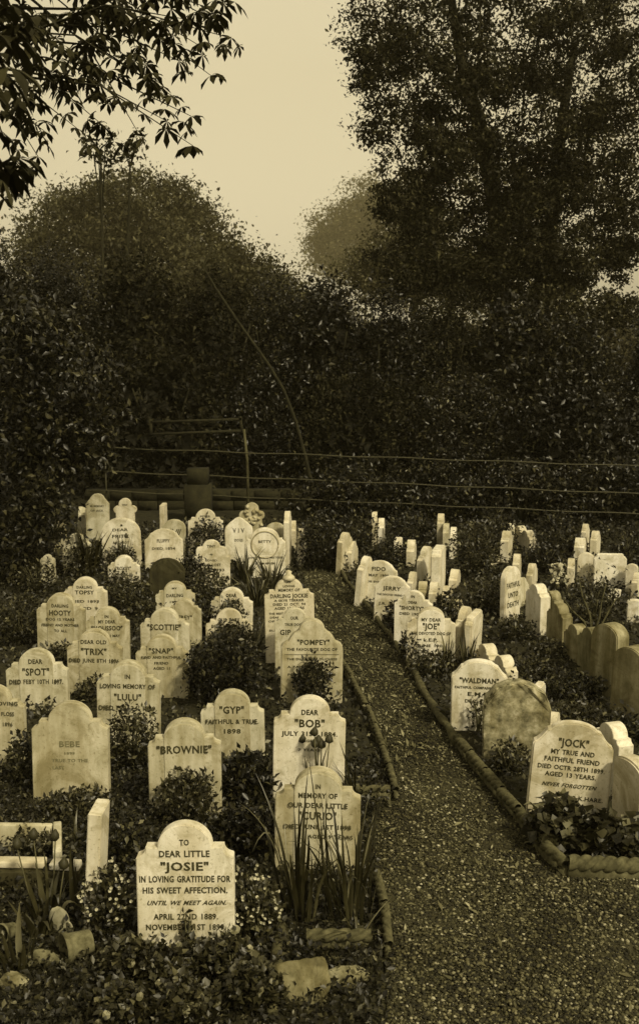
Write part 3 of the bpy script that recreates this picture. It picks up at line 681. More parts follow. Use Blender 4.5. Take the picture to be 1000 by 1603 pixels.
# ------------------------------------------------------------------ edging
def rope_tile(a, b, label, r=0.03, group='rope-twist edging tiles along the beds'):
    d = b - a; L = d.length; e = empty('edging_tile', ((a.x + b.x) / 2, (a.y + b.y) / 2, 0), label, 'edging tile', group, (R(random.uniform(-7, 7)), R(random.uniform(-3.5, 3.5)), math.atan2(d.y, d.x)))
    mb = MB(); mb.box((0, 0, 0.0), (L * 0.98, r * 1.1, 0.09)); mb.build('tile_base', M['edging'], e)
    n = max(12, int(L / 0.004)); k = 30; V = []
    for i in range(n + 1):
        x = (-0.5 + i / n) * L * 0.985; ph = x / 0.10 * 2 * math.pi
        for j in range(k):
            t = 2 * math.pi * j / k; rr = r * (0.70 + 0.44 * abs(math.cos(1.5 * t + ph)) ** .7)
            V.append((x, rr * math.cos(t), 0.058 + rr * math.sin(t)))
    Fq = [(i * k + j, i * k + (j + 1) % k, (i + 1) * k + (j + 1) % k, (i + 1) * k + j) for i in range(n) for j in range(k)]
    mb = MB(); mb.add(V, Fq); mb.build('rope_moulding', M['edging'], e, True)
def along(pts, step):
    out = []; 
    for a, b in zip(pts, pts[1:]):
        n = max(1, round((b - a).length / step))
        for i in range(n): out.append((a.lerp(b, i / n), a.lerp(b, (i + 1) / n)))
    return out
ordn = ['first', 'second', 'third', 'fourth', 'fifth', 'sixth', 'seventh', 'eighth', 'ninth', 'tenth', 'eleventh', 'twelfth', 'thirteenth', 'fourteenth']
def log(pts, rad, name, label, cat='edging log'):
    mb = MB(); P2 = []
    for a, b in zip(pts, pts[1:]):
        for i in range(8): P2.append(a.lerp(b, i / 8))
    P2.append(pts[-1])
    P3 = [Vector((p.x + 0.006 * math.sin(i * 1.1), p.y, 0.03 + 0.008 * math.sin(i * 0.7))) for i, p in enumerate(P2)]
    mb.tube(P3, [rad * (0.9 + 0.14 * math.sin(i * 1.9)) for i in range(len(P3))], 10, 0.06)
    o = mb.build(name, M['wood'], None, True, origin=tuple(P3[0])); props(o, label, cat); return o
RBw9 = [G(*p) for p in RB]
log(RBw9[0:4], 0.018, 'edging_pole', 'long smooth wooden edging pole on the far right side of the path')
log(RBw9[3:6], 0.025, 'edging_pole', 'thicker wooden edging pole between Joe and Waldman along the path')
for i, (a, b) in enumerate(along(RBw9[5:], 0.30)): rope_tile(a, b, f'{ordn[i]} rope edging tile below Waldman, counted along the path towards the camera', 0.023)
for i, (a, b) in enumerate(along([RBw9[-1], G(1045, 1376)], 0.28)): rope_tile(a, b, f'{ordn[i]} rope edging tile from the corner below the geraniums', 0.03)
for i, (a, b) in enumerate(along([G(*p) for p in LB[3:8]], 0.30)): rope_tile(a, b, f'{ordn[i]} rope edging tile on the left side of the path, counted from Pompey', 0.015)
rope_tile(G(545, 1252), G(612, 1254), 'short rope edging tile crossing to the path right of Curio', 0.017)
for i, (a, b) in enumerate(along([G(588, 1385), G(600, 1440), G(606, 1500)], 0.25)): rope_tile(a, b, f'{ordn[i]} edging tile beside the path right of the iris blades', 0.016)
rope_tile(G(478, 1488), G(580, 1486), 'rope edging tile lying across below the iris blades', 0.022)
log([G(432, 1395), G(438, 1470), G(428, 1600)], 0.022, 'edging_pole', 'dark wooden pole right of the white flower bush at the bottom')

# ------------------------------------------------------------------ fence, pier, frame on post
def fence():
    e = empty('rail_fence', (0, 12.6, 0), 'iron fence of three thin rails in front of the dark hedge', 'fence')
    def pt(px, h, Y): return Vector((P(px, 700, Y).x, Y, h)) - e.location
    Y0, Y1 = 13.3, 11.6; x0 = P(140, 700, Y0).x; x1 = P(1060, 700, Y1).x
    def at(t, h): return Vector((x0 + (x1 - x0) * t, Y0 + (Y1 - Y0) * t, h)) - e.location
    for h, sag in ((0.82, 0.04), (0.53, 0.05), (0.29, 0.03)):
        mb = MB(); n = 40
        mb.tube([at(i / n, h - sag * (i / n) + 0.006 * math.sin(i * .9)) for i in range(n + 1)], [0.008] * (n + 1), 6); mb.build('rail', M['iron'], e, True)
    for k in range(2):
        t = 0.03 + k * 0.95; a = at(t, -0.1); b = at(t, 0.84); a.y += .02; b.y += .02
        mb = MB(); mb.tube([a, b], [0.009, 0.009], 8); mb.build('post', M['iron'], e, True)
fence()
def frame():
    Y = 12.9; c = P(306, 700, Y); e = empty('frame_on_post', (P(388, 700, Y).x, Y, 0), 'long empty wooden frame on a single post before the hedge', 'frame')
    def bar(a, b, r, name, mat='bark'):
        a = P(*a, Y) - e.location; b = P(*b, Y) - e.location; mb = MB(); d = b - a
        mb.box((a + b) / 2, (d.length, 0.03, r * 2), Matrix.Rotation(-math.atan2(d.z, d.x), 3, 'Y')); mb.build(name, M[mat], e)
    bar((236, 661), (378, 656), 0.014, 'top_rail'); bar((236, 680), (378, 674), 0.014, 'bottom_rail')
    bar((236, 656), (237, 684), 0.018, 'end_piece'); bar((376, 652), (379, 678), 0.018, 'end_piece')
    mb = MB(); mb.tube([P(382, 672, Y) - e.location, P(387, 720, Y) - e.location, Vector((0.0, 0, -0.1))], [0.016, 0.016, 0.018], 8); mb.build('post', M['wood'], e, True)
frame()
def wall():
    Y = 13.6
    a = P(150, 770, Y); b = P(470, 770, Y); e = empty('low_wall', ((a.x + b.x) / 2, Y, 0), 'low dark stone wall behind the farthest left headstones', 'wall')
    rn = random.Random(4); mb = MB(); h = 0.0; L = b.x - a.x
    for row in range(2):
        x = -L / 2 + (row % 2) * -0.12
        while x < L / 2:
            w = rn.uniform(0.24, 0.34); mb.box((x + w / 2, rn.uniform(-.006, .006), 0.07 + row * 0.13), (w - 0.012, 0.22, 0.118)); x += w
    mb.build('blocks', M['brick'], e)
    mb = MB(); mb.box((0, 0.01, 0.13), (L - .05, 0.19, 0.26)); mb.build('mortar', M['soil'], e)
    Yp = 12.6; p = P(311, 770, Yp); e2 = empty('stone_pier', (p.x, Yp, 0), 'short square stone pier beside the low wall', 'pier')
    mb = MB(); mb.box((0, 0, 0.22), (0.30, 0.24, 0.5)); mb.build('lower_block', M['clay'] if 0 else M['brick'], e2)
    mb = MB(); mb.box((0, 0, 0.56), (0.24, 0.2, 0.18)); o = mb.build('upper_block', M['brick'], e2)
wall()

# ------------------------------------------------------------------ plants
PG = 'plants between the graves'
def blob_points(n, c, rx, ry, rz, rng, shell=0.55, lump=0.25):
    d = rng.normal(size=(n, 3)); d /= np.linalg.norm(d, axis=1)[:, None]
    rr = 1 - shell * rng.uniform(0, 1, n) ** 1.5
    a = np.arctan2(d[:, 1], d[:, 0]); ph = rng.uniform(0, 6.28, 4)
    l = 1 + lump * (np.sin(a * 3 + ph[0] + 3 * d[:, 2]) * 0.5 + np.sin(a * 7 + ph[1] + 8 * d[:, 2]) * 0.3 + np.sin(d[:, 2] * 13 + ph[2] + a * 4) * 0.3)
    return d * (rr * l)[:, None] * np.array([rx, ry, rz]) + np.array(c)
def bush(label, px, ybase, wpx, ytop, leaf=0.03, n=900, name='bush', mat='plant', flowers=None, nf=60, cat='bush', aspect=0.5, up=0.3, fsize=0.012):
    p = G(px, ybase); s = scale_at(p); r = wpx / s / 2; H = max(0.05, P(px, ytop, p.y).z)
    rng = np.random.default_rng(int(px * 7 + ybase)); e = empty(name, p, label, cat, PG)
    C = blob_points(n, (0, 0, H * 0.5), r, r * 0.8, H * 0.52, rng); C[:, 2] = np.maximum(C[:, 2], 0.01)
    V, Fq = leaf_quads(C, leaf, up, rng, aspect, droop=0.3); link('leaves', mesh_np('leaves', V, Fq), M[mat], e)
    mb = MB()
    for k in range(7):
        a = rng.uniform(0, 6.28); q = rng.uniform(0.2, 0.7) * r
        mb.tube([(0, 0, -0.02), (q * .4 * math.cos(a), q * .4 * math.sin(a), H * .4), (q * math.cos(a), q * math.sin(a), H * .85)], [0.006, 0.004, 0.002], 5)
    mb.build('stems', M['stem'], e)
    if flowers:
        C = blob_points(nf, (0, 0, H * 0.55), r, r * 0.8, H * 0.52, rng, 0.05, 0.25); C = C[(C[:, 2] > H * 0.35)]
        FV = []; FF = []; nn = 0; single = nf <= 60
        for c in C:                     # a five-petalled floret each
            dn = rng.normal(size=3) * 0.6 + np.array([0.1, -0.7, 0.7]); dn /= np.linalg.norm(dn)
            u = np.cross(dn, [0.3, 0.2, 1.0]); u /= np.linalg.norm(u); v = np.cross(dn, u)
            for k in range(5):
                a = k * 1.2566 + rng.uniform(-.2, .2); dd = u * math.cos(a) + v * math.sin(a); ss = -u * math.sin(a) + v * math.cos(a)
                FV += [c, c + dd * fsize * .7 + ss * fsize * .58 + dn * .1 * fsize, c + dd * fsize * 1.0 + dn * .3 * fsize, c + dd * fsize * .7 - ss * fsize * .58 + dn * .1 * fsize]
                FF.append((nn, nn + 1, nn + 2, nn + 3)); nn += 4
            if single: link('flower', mesh_np('flower', np.array(FV), np.array(FF)), M[flowers], e); FV = []; FF = []; nn = 0
        if FV: link('flowers', mesh_np('flowers', np.array(FV), np.array(FF)), M[flowers], e)['kind'] = 'stuff'
    return e
def blades(label, px, ybase, wpx, ytop, n=30, width=0.012, bend=0.5, name='iris_clump', heads=None, cat='plant', mat='blade', root=0.25):
    p = G(px, ybase); s = scale_at(p); r = wpx / s / 2; H = P(px, ytop, p.y).z
    rn = random.Random(int(px * 3 + ybase)); e = empty(name, p, label, cat, PG); V = []; Fq = []; nn = 0; tips = []
    for k in range(n):
        a = rn.uniform(0, 2 * math.pi); q = rn.uniform(0, root) * r; L = H * rn.uniform(0.55, 1.08); b = rn.uniform(0.1, 1.0) * bend
        base = Vector((q * math.cos(a), q * math.sin(a), -0.01)); out = Vector((math.cos(a), math.sin(a), 0)); side = Vector((-out.y, out.x, 0)); tw = rn.uniform(-1, 1); side = (side + out * tw).normalized()
        w = width * rn.uniform(.6, 1.2); K = 8; reach = (r - q) * b * 1.5
        fold = rn.random() < 0.2; px_ = rn.uniform(1.05, 2.2); reach += L * rn.uniform(0, .28) * min(1, bend * 1.4); wob = rn.uniform(-.05, .05) * L
        for i in range(K + 1):
            t = i / K; z = L * (t - (0.35 * b if not fold else 0.75) * max(0, t - (.5 if fold else 0.35)) ** 1.6 * 2)
            c = base + out * reach * t ** px_ + side * wob * math.sin(t * 3) + Vector((0, 0, max(0.0, z))); ww = w * (1 - t ** 2.5) * (0.6 + 0.4 * min(1, t * 4)) + 0.0006
            V += [c - side * ww / 2, c + out * ww * 0.18, c + side * ww / 2]
        for i in range(K):
            m = nn + i * 3; Fq += [(m, m + 1, m + 4, m + 3), (m + 1, m + 2, m + 5, m + 4)]
        nn += (K + 1) * 3; tips.append(base + out * reach * .5 + Vector((0, 0, L)))
    link('blades', mesh_np('blades', np.array([tuple(v) for v in V]), np.array(Fq), True), M[mat], e)
    if heads:
        for k in range(heads):
            a = rn.uniform(0, 6.28); q = rn.uniform(0.1, 0.7) * r; z = H * rn.uniform(.8, 1.05); t = Vector((q * math.cos(a), q * math.sin(a), z))
            mb = MB(); hb = MB(); mb.tube([(q * .3 * math.cos(a), q * .3 * math.sin(a), 0), (t.x * .7, t.y * .7, z * .5), t], [.003, .003, .0025], 5)
            hb.tube([t, t + Vector((0, 0, .010)), t + Vector((0, 0, .026)), t + Vector((0.002, 0, .045))], [.006, .019, .018, .005], 8, .2)
            st = mb.build('stalk', M['stem'], e); hb.build('flower_head', M['darkpetal'], st, True)
    return e
# near
blades('tall iris clump of long dark blades in front of Curio, left half', 470, 1440, 90, 1195, 30, 0.013, 0.9, root=.7)
blades('tall iris clump with arching blades in front of Curio, right half', 548, 1440, 110, 1190, 40, 0.013, 1.0, root=.7)
blades('spreading long leaves drooping over the gravel below the iris', 560, 1475, 230, 1400, 12, 0.010, 1.0, root=.1)
blades('dark tulips standing before the face of Bob', 498, 1262, 95, 1150, 14, 0.016, 0.3, 'tulip_clump', 6, mat='near')
blades('tulip leaves leaning out right of Bob', 555, 1262, 70, 1150, 10, 0.010, 0.8, 'tulip_clump', 0)
bush('leafy bush covering the foot of Brownie', 292, 1292, 98, 1208, 0.026, 1500)
bush('tall leafy bush in front of Lulu', 207, 1205, 92, 1108, 0.027, 1400)
bush('large dark bush between Gyp and the small headstones', 352, 1105, 120, 995, 0.032, 2600, mat='shrub')
bush('narrow dark bush before Pompey', 490, 1108, 62, 1030, 0.026, 1100, mat='shrub')
bush('round bush crowned with small white flowers left of Josie', 172, 1470, 80, 1362, 0.024, 1300, 'flowering_bush', flowers='petal', nf=170, fsize=.0065)
bush('round bush crowned with small white flowers right of Josie', 398, 1470, 76, 1374, 0.024, 1300, 'flowering_bush', flowers='petal', nf=170, fsize=.0065)
for i, (x, y, w, t, l) in enumerate([(205, 1530, 80, 1475, 'left end of the bed'), (255, 1545, 84, 1485, 'below the left edge of Josie'), (310, 1532, 80, 1478, 'right under Josie'), (365, 1540, 80, 1470, 'below the right edge of Josie'), (400, 1580, 90, 1510, 'nearest the bottom, right of the others'), (290, 1600, 110, 1540, 'nearest the bottom, in the middle'), (190, 1600, 100, 1545, 'nearest the bottom, at the left')]):
    bush('low pansy plant with a few pale blooms, ' + l, x, y, w, t, 0.027, 1000, 'pansy_plant', flowers='pansy', nf=7, fsize=.015, aspect=.7, up=.8)
bush('low sprig rising in front of the lettering of Josie', 294, 1498, 24, 1430, 0.024, 60)
bush('low dark sprig before the lower right corner of Josie', 352, 1500, 26, 1450, 0.024, 60)
bush('broad-leaved geranium clump at the foot of Jock, left one', 875, 1326, 104, 1256, 0.042, 800, 'geranium_clump', aspect=.95, up=.9, cat='plant')
bush('broad-leaved geranium clump at the foot of Jock, right one', 955, 1340, 100, 1280, 0.042, 700, 'geranium_clump', aspect=.95, up=.9, cat='plant')
bush('low leafy plant between the lichen stone and the rope edging', 795, 1215, 66, 1160, 0.03, 420)
bush('sprig in front of the lower right corner of Waldman', 748, 1152, 34, 1092, 0.025, 160)
bush('dark foliage filling the gap between Brownie and Bob', 388, 1262, 80, 1178, 0.032, 1000, mat='shrub')
bush('dark foliage right of Brownie, above the white flower bush', 385, 1345, 86, 1262, 0.034, 900, mat='shrub')
bush('leafy plant between Josie and the leaning slab edge', 195, 1370, 76, 1290, 0.03, 600, mat='shrub')
bush('low dark plants inside the kerbed grave', 55, 1335, 90, 1292, 0.026, 600, cat='plant')
blades('tulip clump with broad leaves in the bottom left corner', 75, 1450, 130, 1335, 14, 0.03, 0.6, 'tulip_clump', 4)
blades('broad-leaved tulip clump at the very left edge, lowest', 28, 1520, 100, 1425, 11, 0.034, .8, 'tulip_clump', root=.5)
blades('broad-leaved tulip clump between the shell and the kerbed grave', 62, 1470, 80, 1390, 10, 0.03, .7, 'tulip_clump', root=.5)
blades('slender dark leaves beside the leaning slab edge', 118, 1440, 40, 1300, 8, 0.016, 0.3)
blades('pale folded leaves left of the leaning slab edge', 122, 1330, 50, 1262, 7, 0.020, 0.7, 'lily_clump', mat='blade')
def broad_leaf(label, px, py, h, w, rz, tilt):
    p = G(px, py); s = scale_at(p); mb = MB(); H = h / s; W = w / s; n = 10; V = []
    for i in range(n + 1):
        t = i / n; ww = W / 2 * math.sin(math.pi * min(1, (t * .92 + .04))) ** .6
        for j in range(5):
            u = (j - 2) / 2; V.append((u * ww, 0.25 * ww * u * u - 0.1 * H * t * t, H * t))
    Fq = [(i * 5 + j, i * 5 + j + 1, (i + 1) * 5 + j + 1, (i + 1) * 5 + j) for i in range(n) for j in range(4)]
    mb.add(V, Fq); o = mb.build('broad_leaf_plant', M['paleleaf'], None, True); o.location = p; o.rotation_euler = (R(10), R(tilt), R(rz)); md = o.modifiers.new('s', 'SOLIDIFY'); md.thickness = .003
    props(o, label, 'plant')
broad_leaf('pale broad upright leaf standing above the tipped flowerpot', 102, 1466, 64, 30, 20, -14)
broad_leaf('small pale broad leaf right of the larger upright leaf', 108, 1466, 32, 14, -20, 12)
# middle / far left
L_ = [('bush right of Hooty in front of Topsy', 142, 985, 44, 925, 700, .026), ('leafy bush below Roxey', 200, 965, 84, 905, 1500, .03), ('bush at the foot of Roxey', 190, 925, 50, 885, 700, .03),
      ('bush covering the foot of the tulip-grown stone', 192, 898, 50, 850, 700, .03), ('round dark bush before the farthest row stone', 326, 875, 62, 815, 1300, .034), ('dark bush left of the stepped stone', 300, 935, 60, 868, 900, .034), ('bush at the foot of the stepped stone', 325, 945, 76, 893, 1000, .032),
      ('dark bush right of Trey', 318, 1000, 44, 940, 700, .03), ('bush before the stone marked dear', 363, 998, 50, 935, 500, .028), ('low bush before the stone marked our baby', 365, 1015, 70, 975, 700, .03),
      ('bush left of Spot and Hooty', 30, 1010, 90, 940, 1400, .032), ('low bush between Hooty and Spot', 100, 1040, 70, 1010, 600, .03), ('low bush at the foot of Trix', 150, 1100, 70, 1062, 500, .028),
      ('bush left of the Bebe stone', 40, 1230, 60, 1150, 700, .03), ('low bush below the Bebe stone', 120, 1275, 110, 1243, 700, .028), ('dark bush right of Snap', 310, 1080, 50, 1020, 700, .03),
      ('dark clipped bush beyond the path head', 508, 892, 84, 800, 2600, .034), ('bush before the tulip stems at far left', 130, 905, 60, 850, 700, .032), ('low bush among small stones at far left', 60, 930, 70, 880, 900, .03)]
for l, x, y, w, t, n, lf in L_: bush(l, x, y, w, t, lf, n, mat='shrub' if 'dark' in l else 'plant')
blades('dark yucca with long stiff blades below the polygonal headstone', 142, 905, 90, 812, 40, 0.03, 0.55, 'yucca', mat='near')
blades('tulip stems in front of the large round-headed headstone', 193, 898, 58, 826, 22, 0.012, .3, 'tulip_clump', 3)
blades('iris blades before the spade-topped headstone', 385, 915, 80, 850, 40, 0.02, .5)
blades('iris blades before the roundel headstone', 425, 935, 80, 858, 44, 0.02, .6)
blades('iris blades below the stone carved with flowers, nearest the path', 402, 950, 90, 880, 40, 0.02, .6)
blades('grassy pale blades at the left edge beside Hooty', 40, 1000, 60, 930, 30, 0.012, .6, 'grass_tuft')
blades('stray blades left of Pompey', 400, 1020, 60, 965, 14, 0.012, .8, 'grass_tuft')
# right
blades('iris blades in front of Joe', 697, 1055, 60, 985, 30, 0.014, .5)
blades('iris blades between the leaning slabs and Waldman', 730, 1052, 56, 978, 30, 0.014, .5)
R_ = [('dark bush between Jerry and the edging', 622, 990, 44, 940, 700, .03), ('dark bush between Shorty and the edging', 648, 1040, 50, 985, 700, .03), ('bush at the foot of Joe', 675, 1060, 70, 1020, 600, .028),
      ('dark sprig bush above Joe', 702, 978, 46, 925, 500, .032), ('dark bush right of the middle small slabs', 610, 888, 60, 850, 900, .032), ('leafy bush between the slab trio and the wreath', 742, 905, 80, 820, 2000, .034),
      ('leafy bush right of the wreath', 760, 960, 70, 905, 900, .032), ('dark bush before the far right row of slabs', 850, 900, 60, 850, 1100, .034), ('low bush between the right bed slabs', 805, 1005, 60, 965, 600, .03),
      ('leafy low bush in front of the big curved slab', 860, 1030, 60, 1000, 500, .028), ('bush under the clipped-corner slab', 925, 980, 90, 912, 1400, .034), ('low dark bush before the dark arched slabs', 900, 1095, 90, 1055, 900, .03),
      ('low leafy bush in the middle of the right bed', 830, 1065, 80, 1030, 700, .03), ('low bush right of the lichen stone', 900, 1140, 90, 1100, 800, .03), ('dark low bush in front of the right edge slabs', 975, 1165, 60, 1120, 600, .03), ('dark bush at far right before the hedge', 985, 905, 60, 830, 900, .034),
      ('dark leafy bush left of the far slab pair before the hedge', 560, 862, 60, 800, 1100, .034), ('dark leafy bush between the two far slab groups', 645, 862, 70, 800, 1300, .034), ('dark leafy bush behind the stack of right bed slabs', 775, 868, 70, 800, 1300, .034), ('dark leafy bush behind the far right corner cluster', 870, 872, 70, 800, 1300, .034)]
for l, x, y, w, t, n, lf in R_: bush(l, x, y, w, t, lf, n, mat='shrub' if 'dark' in l else 'plant')
bush('small pale-flowered plant between two slabs of the right bed', 870, 925, 26, 886, .02, 120, 'flowering_plant', flowers='petal', nf=60, fsize=.018, cat='plant')
def rose():
    p = G(925, 1000); e = empty('rose_bush', p, 'bare rose bush with crossing woody stems in the right bed', 'rose bush', PG); mb = MB()
    for (tx, ty, ty0) in [(948, 915, 0), (905, 905, 0), (880, 935, 0), (935, 940, 0), (965, 935, 0), (915, 930, 0)]:
        q = P(tx, ty, p.y + random.uniform(-.2, .2)) - p; mb.tube([(0, 0, -.02), q * .35 + Vector((.02, 0, .02)), q * .7, q], [.010, .008, .006, .003], 6)
    mb.build('stems', M['wood'], e)
    rng = np.random.default_rng(5); C = blob_points(160, (0, 0, .4), .25, .2, .2, rng); V, Fq = leaf_quads(C, .03, .3, rng); link('leaves', mesh_np('leaves', V, Fq), M['plant'], e)
rose()

# ------------------------------------------------------------------ shrubs and trees
def shrub(label, px, ytop, wpx, Y, n=9000, leaf=0.06, mat='shrub', name='shrub', inner=1100, group='shrubs behind the cemetery', depth=None, cat='shrub', top_pow=2.4):
    c = P(px, ytop, Y); s = scale_at(c); r = wpx / s; H = c.z; e = empty(name, (c.x, Y, 0), label, cat, group)
    rng = np.random.default_rng(int(px + 1000 + ytop * 3)); rd = depth or min(r, 1.0)
    # super-ellipsoid shell, lumpy
    u = rng.uniform(0, 2 * math.pi, n); v = rng.uniform(0, 1, n) ** 0.8
    rad = (1 - v ** top_pow) ** (1 / top_pow) * 0.9 + 0.1 * (1 - v); z = v * H
    ph = rng.uniform(0, 6.28, 6)
    lump = 1 + 0.16 * np.sin(u * 3 + ph[0] + z * 1.7) + 0.12 * np.sin(u * 5 + ph[1] - z * 2.9) + 0.08 * np.sin(u * 11 + z * 6 + ph[2])
    rr = rad * lump * (1 - 0.35 * rng.uniform(0, 1, n) ** 2)
    z = z * (1 + 0.05 * np.sin(u * 4 + ph[3]) + 0.04 * np.sin(u * 9 + ph[4])) 
    C = np.stack([r * rr * np.cos(u), rd * rr * np.sin(u), z + rng.normal(0, .03, n)], -1); C[:, 2] = np.maximum(C[:, 2], .01)
    # gather the leaves into sprays
    k = rng.integers(0, n, n // 70); cl = C[k]; C2 = cl[rng.integers(0, len(cl), n)] + rng.normal(0, 1, (n, 3)) * rng.uniform(.07, .16) * np.array([1, 1, .75])
    C = np.where(rng.uniform(0, 1, (n, 1)) < 0.88, C2, C); C[:, 2] = np.maximum(C[:, 2], .01)
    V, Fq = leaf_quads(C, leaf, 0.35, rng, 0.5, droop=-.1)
    Ci = np.stack([r * .7 * rad[:inner] * np.cos(u[:inner]), rd * .6 * rad[:inner] * np.sin(u[:inner]), v[:inner] * H * .9], -1)  # outsized leaves added inside to block light passing through
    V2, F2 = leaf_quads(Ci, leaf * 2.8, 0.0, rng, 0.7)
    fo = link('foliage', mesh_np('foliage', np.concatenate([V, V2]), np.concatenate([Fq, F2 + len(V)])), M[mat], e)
    fo.data.materials.append(M['blockleaf']); fo.data.polygons.foreach_set('material_index', np.concatenate([np.zeros(len(Fq), np.int32), np.ones(len(F2), np.int32)]))
    mb = MB()
    for q in range(6):
        a = rng.uniform(0, 6.28); k = rng.uniform(.3, .7)
        mb.tube([(0.1 * math.cos(a), .1 * math.sin(a), -.05), (r * k * .4 * math.cos(a), rd * k * .4 * math.sin(a), H * .4), (r * k * math.cos(a), rd * k * math.sin(a), H * .8)], [.035, .022, .01], 6, .1)
    mb.build('stems', M['bark'], e)
    return e
SH = [('huge dark evergreen shrub rising behind the laurel at the left edge', -40, 372, 130, 14.6), ('dark evergreen shrub left of the two bare saplings', 90, 405, 110, 15.2), ('dark shrub mass behind the two bare saplings', 210, 415, 110, 15.6),
      ('dark shrub directly behind the leaning bare trunk', 330, 440, 100, 15.4), ('dark shrub whose top makes the dip in the skyline', 430, 452, 85, 15.6), ('twiggy dark shrub just right of the skyline dip', 510, 452, 80, 15.2),
      ('dark shrub below the pale misty tree', 600, 478, 95, 15.0), ('broad dark shrub under the great tree, left of its middle', 700, 470, 105, 15.2), ('broad dark shrub under the great tree, right of its middle', 810, 480, 100, 14.8),
      ('dark shrub below the patch of sky at the right', 905, 515, 85, 14.6), ('dark shrub cut by the right edge of the photo', 1040, 500, 90, 14.8),
      ('lower leafy shrub behind the empty wooden frame', 250, 560, 120, 14.6), ('lower leafy shrub behind the fence, right of the leaning trunk', 560, 590, 110, 14.4), ('lower leafy shrub behind the fence in the right middle', 730, 600, 110, 14.2), ('lower leafy shrub behind the fence near the right edge', 900, 620, 120, 13.8), ('lower leafy shrub behind the foot of the leaning trunk', 410, 590, 100, 14.8)]
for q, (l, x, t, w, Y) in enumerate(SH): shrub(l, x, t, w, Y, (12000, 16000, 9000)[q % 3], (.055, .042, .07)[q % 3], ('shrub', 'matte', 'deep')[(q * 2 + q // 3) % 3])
for l, x, t, w, Y in [('dark shrub beyond the right edge of the photo', 1170, 480, 110, 14.6), ('farthest right dark shrub, beyond the photo', 1310, 470, 120, 14.0)]: shrub(l, x, t, w, Y, 9000, .062)
for i, (l, x, t, w) in enumerate([('low leafy hedge bush behind the fence, far right', 960, 730, 90), ('low leafy hedge bush behind the fence, right of centre', 820, 735, 90), ('low leafy hedge bush behind the fence, in the centre', 680, 740, 90), ('low leafy hedge bush behind the fence, left of centre', 545, 745, 80)]):
    shrub(l, x, t, w, 12.6 + .1 * i, 5000, .05, depth=.5, inner=200)

def tree(label, base, trunk, ells, n_cl, per, leaf, cl_r, mat='tree', trunk_r=0.2, name='tree', cat='tree', group='trees around the cemetery', seed=1, shellb=0.5, twig=0.012, up=.3, droop=-.2, branches=1):
    """trunk: list of world points; ells: (centre Vector, rx, ry, rz, weight). Clumps of leaves are joined to the skeleton by limbs."""
    rng = np.random.default_rng(seed); e = empty(name, base, label, cat, group); b = Vector(base)
    mbT = MB(); nt_ = len(trunk); tr = [trunk_r * (1 - 0.75 * i / (nt_ - 1)) for i in range(nt_)]
    mbT.tube([t - b for t in trunk], tr, 9, .06); mbT.build('trunk', M['bark'], e, True)
    wts = np.array([q[4] for q in ells], float); wts /= wts.sum(); ids = rng.choice(len(ells), n_cl, p=wts); C = []
    for i in ids:
        c, rx, ry, rz, _ = ells[i]; d = rng.normal(size=3); d /= np.linalg.norm(d); q = rng.uniform(0, 1) ** shellb
        C.append((c.x + d[0] * rx * q, c.y + d[1] * ry * q, c.z + d[2] * rz * q))
    C = np.array(C)
    # skeleton
    if branches:
        sk = [np.array(p) for p in trunk]; sr = list(tr); mbL = MB()
        fine = []; 
        for i in range(len(trunk) - 1):
            for k in range(6): fine.append((np.array(trunk[i].lerp(trunk[i + 1], k / 6)), tr[i]))
        sk = [f[0] for f in fine]; sr = [f[1] for f in fine]
        start = np.array(trunk[len(trunk) // 2]); order = np.argsort(np.linalg.norm(C - start, axis=1))
        A = np.array(sk); Rr = np.array(sr)
        for j in order:
            c = C[j]; d = np.linalg.norm(A - c, axis=1) + np.maximum(0, A[:, 2] - c[2]) * 1.2; k = int(np.argmin(d)); a = A[k]; r0 = min(Rr[k] * .62, 0.09); r0 = max(r0, twig)
            m = (a + c) / 2 + rng.normal(0, .08, 3) * np.linalg.norm(c - a) + np.array([0, 0, .06 * np.linalg.norm(c - a)])
            r1 = max(r0 * .6, twig * .5)
            mbL.tube([tuple(a - np.array(b)), tuple(m - np.array(b)), tuple(c - np.array(b))], [r0, (r0 + r1) / 2, r1], 5, .1, cap=False)
            A = np.concatenate([A, [m, c]]); Rr = np.concatenate([Rr, [(r0 + r1) / 2, r1]])
        mbL.build('limbs', M['bark'], e)
    n = n_cl * per; k = rng.integers(0, n_cl, n); sc = rng.uniform(.6, 1.3, n_cl)[k][:, None]
    Pp = C[k] + rng.normal(0, 1, (n, 3)) * sc * np.array([cl_r, cl_r, cl_r * .6]) - np.array(b)
    V, Fq = leaf_quads(Pp, leaf, up, rng, .5, droop=droop); link('crown', mesh_np('crown', V, Fq), M[mat], e)
    return e
def EL(px, py, rx, ry, Y, w=1.0, dy=None):
    c = P(px, py, Y); s = scale_at(c); return (c, rx / s, dy if dy else (rx + ry) / 2 / s, ry / s, w)
